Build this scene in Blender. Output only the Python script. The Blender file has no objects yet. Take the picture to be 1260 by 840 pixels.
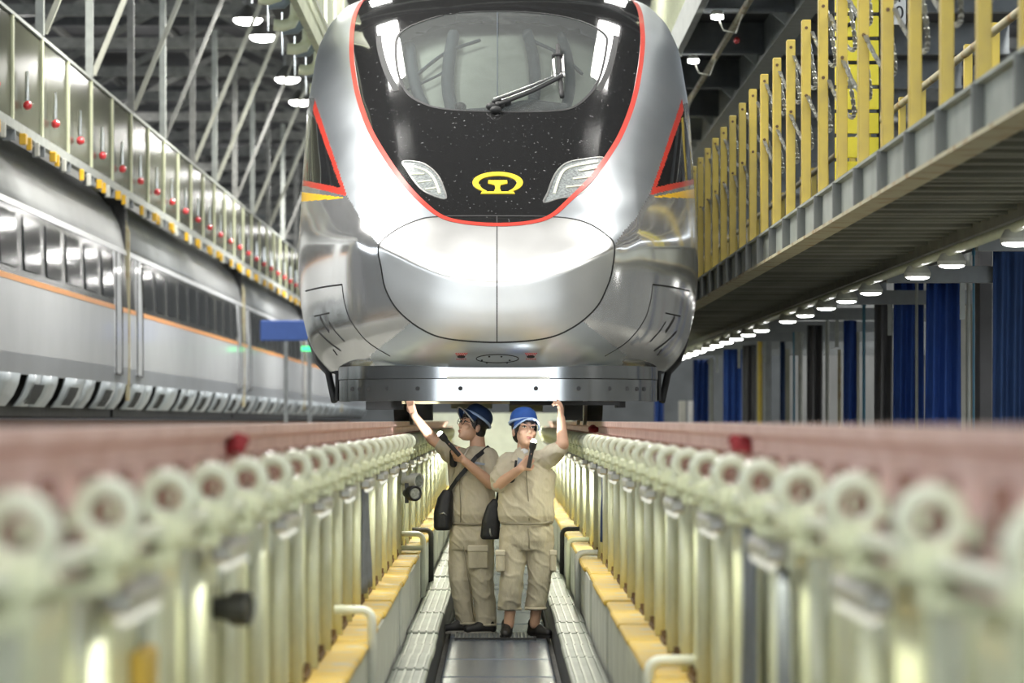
import bpy, bmesh, math, random
import numpy as np
from mathutils import Vector, Matrix

random.seed(7)
rng = np.random.default_rng(7)
C = bpy.context.scene.collection
SC = bpy.context.scene

# ------------------------------------------------------------------ camera, world, lights, exposure
F = 4400.0                       # focal length in pixels of the 1260 px frame (about 126 mm)
VX, VY = 613.0, 517.0            # vanishing point of the track
cam_data = bpy.data.cameras.new('camera')
cam = bpy.data.objects.new('camera', cam_data)
C.objects.link(cam)
cam.location = (0, 0, 0)
cam.rotation_euler = (math.radians(90), 0, 0)
cam_data.sensor_width = 36
cam_data.lens = 36 * F / 1260
cam_data.shift_x = (630 - VX) / 1260
cam_data.shift_y = (VY - 420) / 1260
cam_data.clip_start = 0.5
cam_data.clip_end = 400
cam_data.dof.use_dof = True
cam_data.dof.focus_distance = 27.6
cam_data.dof.aperture_fstop = 2.9
SC.camera = cam

w = bpy.data.worlds.new('world')
SC.world = w
w.use_nodes = True
w.node_tree.nodes['Background'].inputs[0].default_value = (0.86, 0.93, 1.0, 1)
w.node_tree.nodes['Background'].inputs[1].default_value = 3.1

SC.view_settings.view_transform = 'Standard'
SC.view_settings.look = 'None'
SC.view_settings.gamma = 1
SC.view_settings.exposure = 0.6
SC.cycles.use_denoising = True
SC.cycles.max_bounces = 7
SC.cycles.diffuse_bounces = 3
SC.cycles.glossy_bounces = 4
SC.cycles.transparent_max_bounces = 10
SC.cycles.sample_clamp_indirect = 6
SC.cycles.caustics_reflective = False
SC.cycles.caustics_refractive = False

HALL_POWER = 82.0     # each long hall luminaire
PIT_POWER = 3.6       # each pit lamp


def lamp_area(name, loc, sx, sy, power, color=(1, 1, 1), rot=(0, 0, 0)):
    ld = bpy.data.lights.new(name, 'AREA')
    ld.shape = 'RECTANGLE'
    ld.size, ld.size_y = sx, sy
    ld.energy = power
    ld.color = color
    o = bpy.data.objects.new(name, ld)
    C.objects.link(o)
    o.location = loc
    o.rotation_euler = rot
    return o


# the long luminaires that hang above the track
HALL_Y = [-14, -6, 2, 10, 17, 23, 28.5, 34, 41, 49, 57]
for y in HALL_Y:
    for x in (-1.9, 1.9):
        lamp_area('hall_light', (x, y, 6.9), 0.45, 3.0, HALL_POWER, (1.0, 0.98, 0.94))
for y in (18.5, 26.3):
    lamp_area('hall_light', (.75, y, 6.9), 1.3, 2.2, 44, (1.0, 0.99, 0.97))  # added wide panels, placed to whiten the top of the coupler cover
for y in (24, 31, 38, 45, 52, 60):
    lamp_area('bay_fill_light', (6.4, y, 1.1), 0.3, 2.0, 38, (1.0, 0.98, 0.94))  # added fill that brightens the bay below the gallery, not a fixture
for y in (70, 90, 110, 130, 150):
    for x in (-9.5, -3, 4, 10):
        lamp_area('truss_fill_light', (x, y, 7.0), 0.6, 3.0, 45, (1.0, 0.98, 0.94), (math.pi, 0, 0))  # added upward fill to lighten the dark roof trusses
        lamp_area('hall_light', (x, y, 6.9), 0.6, 3.0, 260, (1.0, 0.98, 0.94))
for y in (30, 45, 60, 75, 90, 105, 120):
    lamp_area('hall_light', (-3.5, y, 7.2), 0.5, 3.0, 560, (1.0, 0.98, 0.94))
for y in (20, 32, 44, 56):
    lamp_area('hall_light', (6.8, y, 6.9), 0.5, 3.0, 260, (1.0, 0.98, 0.94))


# ------------------------------------------------------------------ helpers
def P(px, py, y):
    return np.array([(px - VX) / F * y, y, (VY - py) / F * y])


ONES = 'zeroth first second third fourth fifth sixth seventh eighth ninth tenth eleventh twelfth thirteenth fourteenth fifteenth sixteenth seventeenth eighteenth nineteenth'.split()
TENS = {2: 'twent', 3: 'thirt', 4: 'fort', 5: 'fift', 6: 'sixt'}


def nth(n):
    if n < 20:
        return ONES[n]
    t, o = divmod(n, 10)
    return TENS[t] + 'ieth' if o == 0 else TENS[t] + 'y-' + ONES[o]


MATS = {}


def mat(name, col, rough=0.5, metal=0.0, var=0.12, vscale=6.0, bump=0.0, bscale=40.0, coat=0.0, col2=None, lo=0.35, hi=0.65,
        stretch=(1, 1, 1), emit=None, estr=0.0, spec=None, rvar=0.0):
    m = bpy.data.materials.new(name)
    m.use_nodes = True
    nt = m.node_tree
    b = nt.nodes['Principled BSDF']
    b.inputs['Roughness'].default_value = rough
    b.inputs['Metallic'].default_value = metal
    if coat:
        b.inputs['Coat Weight'].default_value = coat
        b.inputs['Coat Roughness'].default_value = 0.05
    if spec is not None:
        b.inputs['Specular IOR Level'].default_value = spec
    if emit:
        b.inputs['Emission Color'].default_value = (*emit, 1)
        b.inputs['Emission Strength'].default_value = estr
    tc = nt.nodes.new('ShaderNodeTexCoord')
    mp = nt.nodes.new('ShaderNodeMapping')
    mp.inputs['Scale'].default_value = stretch
    nt.links.new(tc.outputs['Object'], mp.inputs[0])
    if var or col2:
        n = nt.nodes.new('ShaderNodeTexNoise')
        n.inputs['Scale'].default_value = vscale
        n.inputs['Detail'].default_value = 5
        nt.links.new(mp.outputs[0], n.inputs['Vector'])
        r = nt.nodes.new('ShaderNodeValToRGB')
        e = r.color_ramp.elements
        e[0].position, e[1].position = lo, hi
        c2 = col2 if col2 else tuple(c * (1 - 2 * var) for c in col)
        e[0].color = (*c2, 1)
        e[1].color = (*col, 1)
        nt.links.new(n.outputs[0], r.inputs[0])
        nt.links.new(r.outputs[0], b.inputs['Base Color'])
        if rvar:
            mr = nt.nodes.new('ShaderNodeMapRange')
            mr.inputs[3].default_value = max(0.02, rough - rvar)
            mr.inputs[4].default_value = rough + rvar
            nt.links.new(n.outputs[0], mr.inputs[0])
            nt.links.new(mr.outputs[0], b.inputs['Roughness'])
    else:
        b.inputs['Base Color'].default_value = (*col, 1)
    if bump:
        n2 = nt.nodes.new('ShaderNodeTexNoise')
        n2.inputs['Scale'].default_value = bscale
        n2.inputs['Detail'].default_value = 4
        nt.links.new(mp.outputs[0], n2.inputs['Vector'])
        bp = nt.nodes.new('ShaderNodeBump')
        bp.inputs['Strength'].default_value = bump
        bp.inputs['Distance'].default_value = 0.02
        nt.links.new(n2.outputs[0], bp.inputs['Height'])
        nt.links.new(bp.outputs[0], b.inputs['Normal'])
    MATS[name] = m
    return m


def emission(name, col, s):
    m = bpy.data.materials.new(name)
    m.use_nodes = True
    nt = m.node_tree
    nt.nodes.clear()
    e = nt.nodes.new('ShaderNodeEmission')
    e.inputs[0].default_value = (*col, 1)
    e.inputs[1].default_value = s
    o = nt.nodes.new('ShaderNodeOutputMaterial')
    nt.links.new(e.outputs[0], o.inputs[0])
    MATS[name] = m
    return m


def glassy(name, tint, refl=0.12, trans=0.8, rough=0.03, ior=1.5, gl=0.92):
    """a thin pane: part tinted transparency, part mirror, by angle"""
    m = bpy.data.materials.new(name)
    m.use_nodes = True
    nt = m.node_tree
    nt.nodes.clear()
    t = nt.nodes.new('ShaderNodeBsdfTransparent')
    t.inputs[0].default_value = (*tint, 1)
    g = nt.nodes.new('ShaderNodeBsdfGlossy')
    g.inputs['Color'].default_value = (gl, gl, gl, 1)
    g.inputs['Roughness'].default_value = rough
    d = nt.nodes.new('ShaderNodeBsdfDiffuse')
    d.inputs[0].default_value = (tint[0] * .6, tint[1] * .6, tint[2] * .6, 1)
    fr = nt.nodes.new('ShaderNodeFresnel')
    fr.inputs[0].default_value = ior
    ad = nt.nodes.new('ShaderNodeMath')
    ad.operation = 'ADD'
    ad.use_clamp = True
    ad.inputs[1].default_value = refl
    mx0 = nt.nodes.new('ShaderNodeMixShader')
    mx0.inputs[0].default_value = trans
    mx = nt.nodes.new('ShaderNodeMixShader')
    o = nt.nodes.new('ShaderNodeOutputMaterial')
    L = nt.links
    L.new(fr.outputs[0], ad.inputs[0])
    L.new(d.outputs[0], mx0.inputs[1])
    L.new(t.outputs[0], mx0.inputs[2])
    L.new(ad.outputs[0], mx.inputs[0])
    L.new(mx0.outputs[0], mx.inputs[1])
    L.new(g.outputs[0], mx.inputs[2])
    L.new(mx.outputs[0], o.inputs[0])
    MATS[name] = m
    return m


mat('silver_side', (0.80, 0.80, 0.79), 0.15, 0.82, 0.03, 2, bump=0.05, bscale=2.2, rvar=0.03)
mat('silver_satin', (0.61, 0.65, 0.68), 0.33, 0.85, 0.03, 3, rvar=0.05)
mat('silver_nose', (0.74, 0.74, 0.72), 0.33, 0.9, 0.03, 3, rvar=0.05)
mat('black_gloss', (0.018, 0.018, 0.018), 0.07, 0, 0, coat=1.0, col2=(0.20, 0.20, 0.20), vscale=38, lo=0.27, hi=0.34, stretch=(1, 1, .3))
mat('black_rubber', (0.02, 0.02, 0.02), 0.6, 0, 0.1)
mat('dark_iron', (0.05, 0.05, 0.05), 0.6, 0.4, 0.2)
mat('steel', (0.45, 0.45, 0.43), 0.35, 0.9, 0.08)
mat('pilot_steel', (0.42, 0.43, 0.43), 0.16, 0.95, 0.06, 4, bump=0.03, bscale=3)
mat('chrome', (0.8, 0.8, 0.78), 0.15, 1.0, 0.02)
mat('livery_red', (0.62, 0.055, 0.035), 0.3, 0, 0.05, coat=0.5)
mat('livery_yellow', (0.85, 0.50, 0.02), 0.35, 0, 0.05, coat=0.3)
mat('emblem_gold', (0.85, 0.60, 0.03), 0.4, 0, 0.06, 30)
mat('lamp_lens', (0.50, 0.54, 0.53), 0.15, 0.3, 0.25, 60, coat=1)
mat('lamp_strip', (0.9, 0.9, 0.72), 0.2, 0.2, 0.05, coat=1)
mat('cab_liner', (0.38, 0.41, 0.36), 0.7, 0, 0.06)
mat('cab_dark', (0.07, 0.085, 0.10), 0.6, 0, 0.06)
glassy('windshield', (0.78, 0.82, 0.80), 0.10, 0.85)
glassy('side_glass', (0.10, 0.11, 0.11), 0.12, 0.35)
glassy('panel_glass', (0.25, 0.26, 0.19), 0.03, 0.3, 0.14, 1.12, 0.4)
mat('cream', (0.78, 0.81, 0.55), 0.40, 0, 0.05, 5, bump=0.05, bscale=30, coat=0.3)
mat('cream_panel', (0.66, 0.69, 0.47), 0.6, 0, 0.08, 3)
mat('cream_pipe', (0.70, 0.73, 0.55), 0.3, 0, 0.05, 8, coat=0.3)
mat('white_pipe', (0.80, 0.82, 0.76), 0.35, 0, 0.05)
mat('rail_pink', (0.72, 0.50, 0.44), 0.55, 0, 0.12, 5, col2=(0.58, 0.36, 0.30))
mat('rail_top', (0.74, 0.58, 0.52), 0.35, 0.4, 0.1)
mat('dark_red', (0.28, 0.15, 0.11), 0.5, 0, 0.1)
mat('red_cloth', (0.30, 0.025, 0.03), 0.8, 0, 0.1)
mat('rust', (0.17, 0.10, 0.045), 0.8, 0, 0.2, 20)
mat('ledge_yellow', (0.66, 0.44, 0.07), 0.6, 0, 0.1, 7, col2=(0.52, 0.43, 0.23), lo=0.38, hi=0.52)
mat('ledge_white', (0.60, 0.62, 0.56), 0.6, 0, 0.08, 4)
mat('concrete', (0.30, 0.30, 0.27), 0.8, 0, 0.15, 3, bump=0.1)
mat('floor_dark', (0.10, 0.10, 0.09), 0.6, 0, 0.2, 5)
mat('plate', (0.18, 0.21, 0.26), 0.22, 0.5, 0.12, 6, bump=0.04, bscale=60)
mat('grate', (0.22, 0.23, 0.23), 0.35, 0.6, 0.1, 30)
mat('tray', (0.22, 0.24, 0.21), 0.42, 0.3, 0.12, 6)
mat('tray_rib', (0.36, 0.39, 0.34), 0.35, 0.2, 0.08)
mat('black_plastic', (0.018, 0.018, 0.02), 0.35, 0, 0.1)
mat('grey_cloth', (0.20, 0.22, 0.25), 0.8, 0, 0.15, 12, bump=0.2, bscale=14)
mat('gallery_grey', (0.36, 0.39, 0.345), 0.5, 0.1, 0.12, 3)
mat('flange_cream', (0.50, 0.46, 0.30), 0.6, 0, 0.1, 4, col2=(0.34, 0.20, 0.07), lo=0.3, hi=0.5)
mat('joist_grey', (0.24, 0.24, 0.19), 0.6, 0, 0.15, 2)
mat('deck_dark', (0.03, 0.03, 0.028), 0.8, 0, 0.2)
mat('post_yellow', (0.64, 0.48, 0.06), 0.4, 0, 0.07, 3, col2=(0.46, 0.34, 0.06))
mat('bright_yellow', (0.95, 0.80, 0.03), 0.45, 0, 0.03)
mat('chain_steel', (0.55, 0.55, 0.50), 0.3, 0.8, 0.1, 40)
mat('stiffener_dark', (0.15, 0.16, 0.15), 0.6, 0, 0.1)
mat('beam_grey', (0.28, 0.30, 0.31), 0.6, 0.1, 0.1)
mat('beam_light', (0.40, 0.42, 0.39), 0.55, 0.1, 0.1)
mat('flange_pale', (0.52, 0.52, 0.44), 0.5, 0, 0.06)
mat('truss_dark', (0.11, 0.11, 0.11), 0.6, 0.2, 0.15)
mat('truss_mid', (0.25, 0.25, 0.235), 0.6, 0.2, 0.15)
mat('deck_ceiling', (0.075, 0.075, 0.08), 0.8, 0, 0.1)
mat('curtain_blue', (0.025, 0.085, 0.36), 0.75, 0, 0.12, 3)
mat('curtain_navy', (0.02, 0.055, 0.16), 0.8, 0, 0.12, 3)
mat('cloth_dark', (0.11, 0.11, 0.115), 0.8, 0, 0.1, 3)
mat('pipe_blue', (0.06, 0.22, 0.34), 0.4, 0, 0.05)
mat('locker_white', (0.62, 0.62, 0.55), 0.5, 0, 0.05)
mat('wall_grey', (0.22, 0.23, 0.23), 0.8, 0, 0.1, 1)
mat('train_white', (0.86, 0.88, 0.90), 0.25, 0, 0.03, 1, coat=0.4)
mat('train_grey', (0.42, 0.44, 0.47), 0.3, 0.2, 0.05, 1)
mat('train_roof', (0.27, 0.28, 0.28), 0.42, 0.2, 0.06, 1, bump=0.03, bscale=1.5)
mat('train_window', (0.05, 0.05, 0.047), 0.14, 0.0, 0.1, 1, col2=(0.12, 0.12, 0.10), bump=0.05, bscale=2.5, stretch=(1, 1, .25))
mat('orange_stripe', (0.85, 0.36, 0.09), 0.35, 0, 0.04)
mat('hook_blue', (0.30, 0.36, 0.40), 0.4, 0.2, 0.08)
mat('sign_white', (0.75, 0.76, 0.74), 0.5, 0, 0.03)
mat('sign_black', (0.015, 0.015, 0.015), 0.5, 0, 0)
mat('sign_blue', (0.05, 0.12, 0.42), 0.5, 0, 0.05)
emission('green_lamp', (0.05, 0.9, 0.25), 2.0)
mat('red_ball', (0.75, 0.05, 0.06), 0.2, 0, 0.03, coat=1)
mat('orange_ball', (0.85, 0.28, 0.03), 0.3, 0, 0.03)
emission('tube_white', (1.0, 1.0, 0.85), 0.6)
mat('train_pane', (0.03, 0.03, 0.03), 0.08, 0, 0)
mat('skirt', (0.48, 0.53, 0.56), 0.3, 0, 0.05)
emission('lamp_white', (1.0, 0.99, 0.95), 14)
emission('flash_white', (0.95, 1.0, 1.0), 60)
mat('skin', (0.66, 0.40, 0.27), 0.5, 0, 0.05, 12)
mat('skin_lip', (0.42, 0.17, 0.13), 0.45, 0, 0.04)
mat('hair', (0.012, 0.010, 0.009), 0.5, 0, 0.2, 60)
mat('eye_dark', (0.02, 0.014, 0.012), 0.2, 0, 0)
mat('khaki', (0.58, 0.52, 0.39), 0.85, 0, 0.10, 7, bump=0.8, bscale=13, stretch=(1, 1, .55))
mat('khaki_light', (0.65, 0.59, 0.46), 0.85, 0, 0.05, 7)
mat('khaki_seam', (0.28, 0.25, 0.18), 0.9, 0, 0.05, 7)
mat('patch_blue', (0.38, 0.43, 0.50), 0.8, 0, 0.05)
mat('collar_white', (0.75, 0.77, 0.78), 0.8, 0, 0.03)
mat('cap_blue', (0.02, 0.09, 0.36), 0.7, 0, 0.06, 20)
mat('cap_navy', (0.012, 0.035, 0.10), 0.6, 0, 0.06, 20)
mat('cap_trim', (0.42, 0.55, 0.78), 0.6, 0, 0.05)
mat('bag_black', (0.012, 0.012, 0.014), 0.55, 0, 0.2, 12, bump=0.3, bscale=20)
mat('shoe_black', (0.015, 0.014, 0.014), 0.55, 0, 0.1)
mat('sole_light', (0.40, 0.38, 0.33), 0.7, 0, 0.1)


def tag(o, label=None, cat=None, group=None, kind=None):
    if label: o['label'] = label
    if cat: o['category'] = cat
    if group: o['group'] = group
    if kind: o['kind'] = kind
    return o


def empty(name, loc, label=None, cat=None, group=None, kind=None):
    o = bpy.data.objects.new(name, None)
    C.objects.link(o)
    o.location = loc
    o.empty_display_size = 0.1
    return tag(o, label, cat, group, kind)


def origin_of(o):
    v = Vector((0, 0, 0))
    while o is not None:
        v += o.location
        o = o.parent
    return v


def dup(o, loc=None, label=None, parent=None):
    c = o.copy()
    C.objects.link(c)
    if parent is not None:
        c.parent = parent
    if loc is not None:
        c.location = loc
    if label:
        c['label'] = label
    for ch in list(o.children):
        dup(ch, parent=c)
    return c


class MB:
    def __init__(s):
        s.v, s.f = [], []

    def add(s, v, f):
        n = len(s.v)
        s.v += [tuple(float(q) for q in p) for p in v]
        s.f += [tuple(i + n for i in q) for q in f]
        return s

    def box(s, x0, x1, y0, y1, z0, z1):
        x0, x1 = min(x0, x1), max(x0, x1)
        v = [(x0, y0, z0), (x1, y0, z0), (x1, y1, z0), (x0, y1, z0), (x0, y0, z1), (x1, y0, z1), (x1, y1, z1), (x0, y1, z1)]
        return s.add(v, [(3, 2, 1, 0), (4, 5, 6, 7), (0, 1, 5, 4), (1, 2, 6, 5), (2, 3, 7, 6), (3, 0, 4, 7)])

    def bbox(s, x0, x1, y0, y1, z0, z1, b=0.01):
        """a box with chamfered vertical and horizontal edges"""
        bm = bmesh.new()
        bmesh.ops.create_cube(bm, size=1)
        for v in bm.verts:
            v.co = Vector(((x0 + x1) / 2 + v.co.x * abs(x1 - x0), (y0 + y1) / 2 + v.co.y * (y1 - y0), (z0 + z1) / 2 + v.co.z * (z1 - z0)))
        bmesh.ops.bevel(bm, geom=bm.edges[:], offset=b, segments=1, affect='EDGES')
        bm.verts.index_update()
        s.add([tuple(v.co) for v in bm.verts], [tuple(v.index for v in f.verts) for f in bm.faces])
        bm.free()
        return s

    def bar(s, p, q, wd, h, up=(0, 0, 1)):
        p, q = Vector(p), Vector(q)
        d = (q - p).normalized()
        u = Vector(up)
        if abs(d.dot(u)) > 0.98:
            u = Vector((0, 1, 0))
        a = d.cross(u).normalized() * wd / 2
        b = a.normalized().cross(d).normalized() * h / 2
        v = [p - a - b, p + a - b, p + a + b, p - a + b, q - a - b, q + a - b, q + a + b, q - a + b]
        return s.add(v, [(3, 2, 1, 0), (4, 5, 6, 7), (0, 1, 5, 4), (1, 2, 6, 5), (2, 3, 7, 6), (3, 0, 4, 7)])

    def tube(s, pts, r, n=8, close=False):
        pts = [Vector(p) for p in pts]
        rs = r if hasattr(r, '__len__') else [r] * len(pts)
        k = len(pts)
        vs, fs = [], []
        d0 = (pts[1] - pts[0]).normalized()
        ref = Vector((0, 0, 1)) if abs(d0.z) < 0.9 else Vector((1, 0, 0))
        a = d0.cross(ref).normalized()
        for i, p in enumerate(pts):
            if close:
                d = (pts[(i + 1) % k] - pts[i - 1]).normalized()
            else:
                d = (pts[min(i + 1, k - 1)] - pts[max(i - 1, 0)]).normalized()
            a = (a - d * a.dot(d)).normalized()
            b = d.cross(a)
            for j in range(n):
                t = 2 * math.pi * j / n
                vs.append(p + (a * math.cos(t) + b * math.sin(t)) * rs[i])
        for i in range(k if close else k - 1):
            i2 = (i + 1) % k
            for j in range(n):
                fs.append((i * n + j, i * n + (j + 1) % n, i2 * n + (j + 1) % n, i2 * n + j))
        if not close:
            fs.append(tuple(range(n - 1, -1, -1)))
            fs.append(tuple((k - 1) * n + j for j in range(n)))
        return s.add(vs, fs)

    def cyl(s, p, q, r0, r1=None, n=16):
        return s.tube([p, q], [r0, r0 if r1 is None else r1], n)

    def torus(s, c, axis, R, r, n=20, m=8):
        c, ax = Vector(c), Vector(axis).normalized()
        a = ax.orthogonal().normalized()
        b = ax.cross(a)
        return s.tube([c + (a * math.cos(2 * math.pi * i / n) + b * math.sin(2 * math.pi * i / n)) * R for i in range(n)], r, m, close=True)

    def ell(s, c, r, M=None, nu=16, nv=10):
        vs, fs = [], []
        c = Vector(c)
        for i in range(1, nv):
            th = math.pi * i / nv
            for j in range(nu):
                ph = 2 * math.pi * j / nu
                p = Vector((r[0] * math.sin(th) * math.cos(ph), r[1] * math.sin(th) * math.sin(ph), r[2] * math.cos(th)))
                vs.append(c + (M @ p if M is not None else p))
        top = len(vs)
        tp, bt = Vector((0, 0, r[2])), Vector((0, 0, -r[2]))
        vs.append(c + (M @ tp if M is not None else tp))
        vs.append(c + (M @ bt if M is not None else bt))
        for i in range(nv - 2):
            for j in range(nu):
                fs.append((i * nu + j, (i + 1) * nu + j, (i + 1) * nu + (j + 1) % nu, i * nu + (j + 1) % nu))
        for j in range(nu):
            fs.append((top, j, (j + 1) % nu))
            fs.append((top + 1, (nv - 2) * nu + (j + 1) % nu, (nv - 2) * nu + j))
        return s.add(vs, fs)

    def cap(s, p, q, r0, r1, n=14):
        """tapered capsule"""
        p, q = Vector(p), Vector(q)
        d = (q - p).normalized()
        pts, rs = [], []
        for i in range(5):
            t = math.pi / 2 * i / 4
            pts.append(p - d * r0 * math.cos(t)); rs.append(max(r0 * math.sin(t), r0 * .03))
        pts.append((p + q) / 2); rs.append((r0 + r1) / 2)
        for i in range(5):
            t = math.pi / 2 * (4 - i) / 4
            pts.append(q + d * r1 * math.cos(t)); rs.append(max(r1 * math.sin(t), r1 * .03))
        return s.tube(pts, rs, n)

    def rings(s, secs, n=24, power=2.0):
        """closed loft of horizontal superellipse rings: (z, xc, yc, rx, ry)"""
        vs, fs = [], []
        for (z, xc, yc, rx, ry) in secs:
            for j in range(n):
                t = 2 * math.pi * j / n
                cx, sy = math.cos(t), math.sin(t)
                vs.append((xc + rx * math.copysign(abs(cx) ** (2 / power), cx), yc + ry * math.copysign(abs(sy) ** (2 / power), sy), z))
        k = len(secs)
        for i in range(k - 1):
            for j in range(n):
                fs.append((i * n + j, i * n + (j + 1) % n, (i + 1) * n + (j + 1) % n, (i + 1) * n + j))
        fs.append(tuple(range(n - 1, -1, -1)))
        fs.append(tuple((k - 1) * n + j for j in range(n)))
        return s.add(vs, fs)

    def prism(s, prof, y0, y1, close=True):
        """profile of (x, z) points swept along y"""
        n = len(prof)
        v = [(x, y0, z) for x, z in prof] + [(x, y1, z) for x, z in prof]
        f = [(i, (i + 1) % n, n + (i + 1) % n, n + i) for i in range(n if close else n - 1)]
        if close:
            f += [tuple(range(n - 1, -1, -1)), tuple(range(n, 2 * n))]
        return s.add(v, f)

    def mesh(s, name, off=(0, 0, 0)):
        me = bpy.data.meshes.new(name)
        o = Vector(off)
        me.from_pydata([Vector(p) - o for p in s.v], [], s.f)
        return me

    def build(s, name, m, parent=None, smooth=False, origin=None, label=None, cat=None, group=None, kind=None, mesh=None):
        """link as ONE mesh object; vertices are given in world space"""
        if parent is not None:
            off = origin_of(parent)
            loc = Vector((0, 0, 0))
        else:
            if origin is None:
                a = np.array(s.v)
                lo, hi = a.min(0), a.max(0)
                origin = ((lo[0] + hi[0]) / 2, (lo[1] + hi[1]) / 2, lo[2])
            off = Vector(origin)
            loc = off
        me = s.mesh(name, off)
        bm = bmesh.new()
        bm.from_mesh(me)
        bmesh.ops.recalc_face_normals(bm, faces=bm.faces)
        bm.to_mesh(me)
        bm.free()
        return link(name, me, m, parent, loc, smooth, label, cat, group, kind)


def link(name, me, m, parent=None, loc=(0, 0, 0), smooth=False, label=None, cat=None, group=None, kind=None):
    o = bpy.data.objects.new(name, me)
    C.objects.link(o)
    o.parent = parent
    o.location = loc
    if m:
        me.materials.append(MATS[m])
    if smooth:
        me.polygons.foreach_set('use_smooth', [True] * len(me.polygons))
        if smooth == 'angle':
            me.set_sharp_from_angle(angle=math.radians(35))
    return tag(o, label, cat, group, kind)


def piece(proto, parent, dx=0, dy=0, dz=0):
    """one more of an alike part: shares the mesh"""
    c = proto.copy()
    C.objects.link(c)
    c.parent = parent
    c.location = Vector(proto.location) + Vector((dx, dy, dz))
    return c

# ------------------------------------------------------------------ the setting
Y0, Y1 = -16.0, 165.0
MB().box(-1.3, 1.3, Y0, 70, -1.82, -1.70).build('floor', 'floor_dark', kind='structure')
MB().box(1.3, 24, Y0, Y1, -1.5, -1.3).build('floor_side', 'concrete', kind='structure')
MB().box(-24, -1.3, Y0, Y1, -1.5, -1.3).build('floor_side', 'concrete', kind='structure')
MB().box(-1.3, 1.3, 70, Y1, -1.7, -1.3).build('floor_side', 'concrete', kind='structure')
MB().box(-24, 24, Y0, Y1, 9.9, 10.1).build('ceiling', 'deck_ceiling', kind='structure')
MB().box(-24, 24, Y1, Y1 + .3, -1.5, 9.9).build('wall_end', 'wall_grey', kind='structure')
MB().box(23.8, 24, Y0, Y1, -1.3, 5.5).build('wall_right', 'wall_grey', kind='structure')
MB().box(-24, -23.8, Y0, Y1, -1.3, 5.5).build('wall_left', 'wall_grey', kind='structure')
MB().box(-1.3, -1.2, Y0, 70, -1.7, -.32).build('wall_pit_left', 'cream_panel', kind='structure')
MB().box(1.2, 1.3, Y0, 70, -1.7, -.32).build('wall_pit_right', 'cream_panel', kind='structure')

MB().box(-1.2, 1.2, 57.5, 57.7, -1.7, .12).build('pit_end_backdrop', 'ledge_white', kind='structure')  # added pale backdrop for brightness behind the workers; the pit itself runs on
lamp_area('pit_light', (0, 54.5, .1), 1.2, .3, 60, (.95, 1, .85), (math.radians(60), 0, 0))  # unseen lamp added to brighten the pale backdrop
# roof trusses across the hall, with purlins between them
k = 0
for y in list(range(-10, 60, 10)) + list(range(62, 164, 6)):
    t = empty('roof_truss', (0, y, 7.7), kind='structure')
    near = y < 60
    MB().bar((-23.5, y, 9.6), (23.5, y, 9.6), .22, .25).build('top_chord', 'truss_dark', t)
    MB().bar((-23.5, y, 7.8), (23.5, y, 7.8), .2, .22).build('bottom_chord', 'truss_mid', t)
    dpro = None
    for i, x in enumerate(np.arange(-22, 22, 3.0)):
        up = i % 2 == 0
        if i < 2:
            a = MB().bar((x, y, 7.9 if up else 9.5), (x + 3, y, 9.5 if up else 7.9), .12, .14).build('diagonal', 'truss_mid', t)
            if i == 0: dpro = a
            else: dpro2 = a
        else:
            piece(dpro if up else dpro2, t, dx=3.0 * (i if up else i - 1))
    k += 1
pm = None
for x in np.arange(-22, 23, 2.75):
    o = MB().bar((x, 50, 9.78), (x, Y1 - .2, 9.78), .1, .16).build('ceiling_purlin', 'truss_mid', kind='structure') if pm is None else piece(pm, None, dx=x + 22)
    if pm is None: pm = o

# high-bay lamps under the roof
HB = [(-4.76, 68.0), (-4.66, 71.0), (-4.70, 79.8), (-4.72, 85.5), (-4.70, 97), (-4.70, 108), (-4.7, 120)]
hb = None
for i, (x, y) in enumerate(HB):
    lb = f'round white high-bay lamp hanging under the dark roof, {nth(i + 1)} along the row from the camera'
    if hb is None:
        hb = empty('high_bay_lamp', (x, y, 7.6), lb, 'lamp', 'high-bay lamps under the roof')
        MB().rings([(7.62, x, y, .28, .28), (7.70, x, y, .26, .26), (7.86, x, y, .12, .12), (7.9, x, y, .1, .1)], 18).build('shade', 'steel', hb, 'angle')
        MB().rings([(7.52, x, y, .12, .12), (7.55, x, y, .22, .22), (7.60, x, y, .27, .27), (7.62, x, y, .27, .27)], 18).build('lens', 'lamp_white', hb)
        MB().cyl((x, y, 7.9), (x, y, 8.15), .09, .09, 12).build('ballast', 'truss_mid', hb)
        MB().cyl((x, y, 8.15), (x, y, 9.9), .02, .02, 6).build('hanger', 'truss_mid', hb)
    else:
        dup(hb, (x, y, 7.6), lb)

# ---- pit: walkway plates, cable trays, ledges
walk = empty('pit_walkway', (0, 21, -1.70), kind='structure')
pl = None
for i, y in enumerate(np.arange(20.6, 60, 0.86)):
    if pl is None:
        pl = MB().bbox(-.37, .37, y + .006, y + .854, -1.695, -1.66, .006).build('floor_plate', 'plate', walk)
    else:
        piece(pl, walk, dy=y - 20.6, dz=random.uniform(-.004, .002))
# perforated grating beneath the two workers
gr = empty('floor_grating', (.05, 27.45, -1.66), 'grey perforated floor grating under the feet of the two workers', 'grating')
m_ = MB()
for x in np.arange(-.30, .26, .028):
    m_.box(x, x + .012, 27.12, 27.85, -1.658, -1.648)
for y in np.arange(27.12, 27.86, .045):
    m_.box(-.31, .27, y, y + .012, -1.658, -1.650)
m_.build('bar_mesh', 'grate', gr)
MB().box(-.33, -.31, 27.1, 27.87, -1.66, -1.646).box(.27, .29, 27.1, 27.87, -1.66, -1.646).box(-.33, .29, 27.08, 27.1, -1.66, -1.646).build('frame', 'dark_iron', gr)

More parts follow.
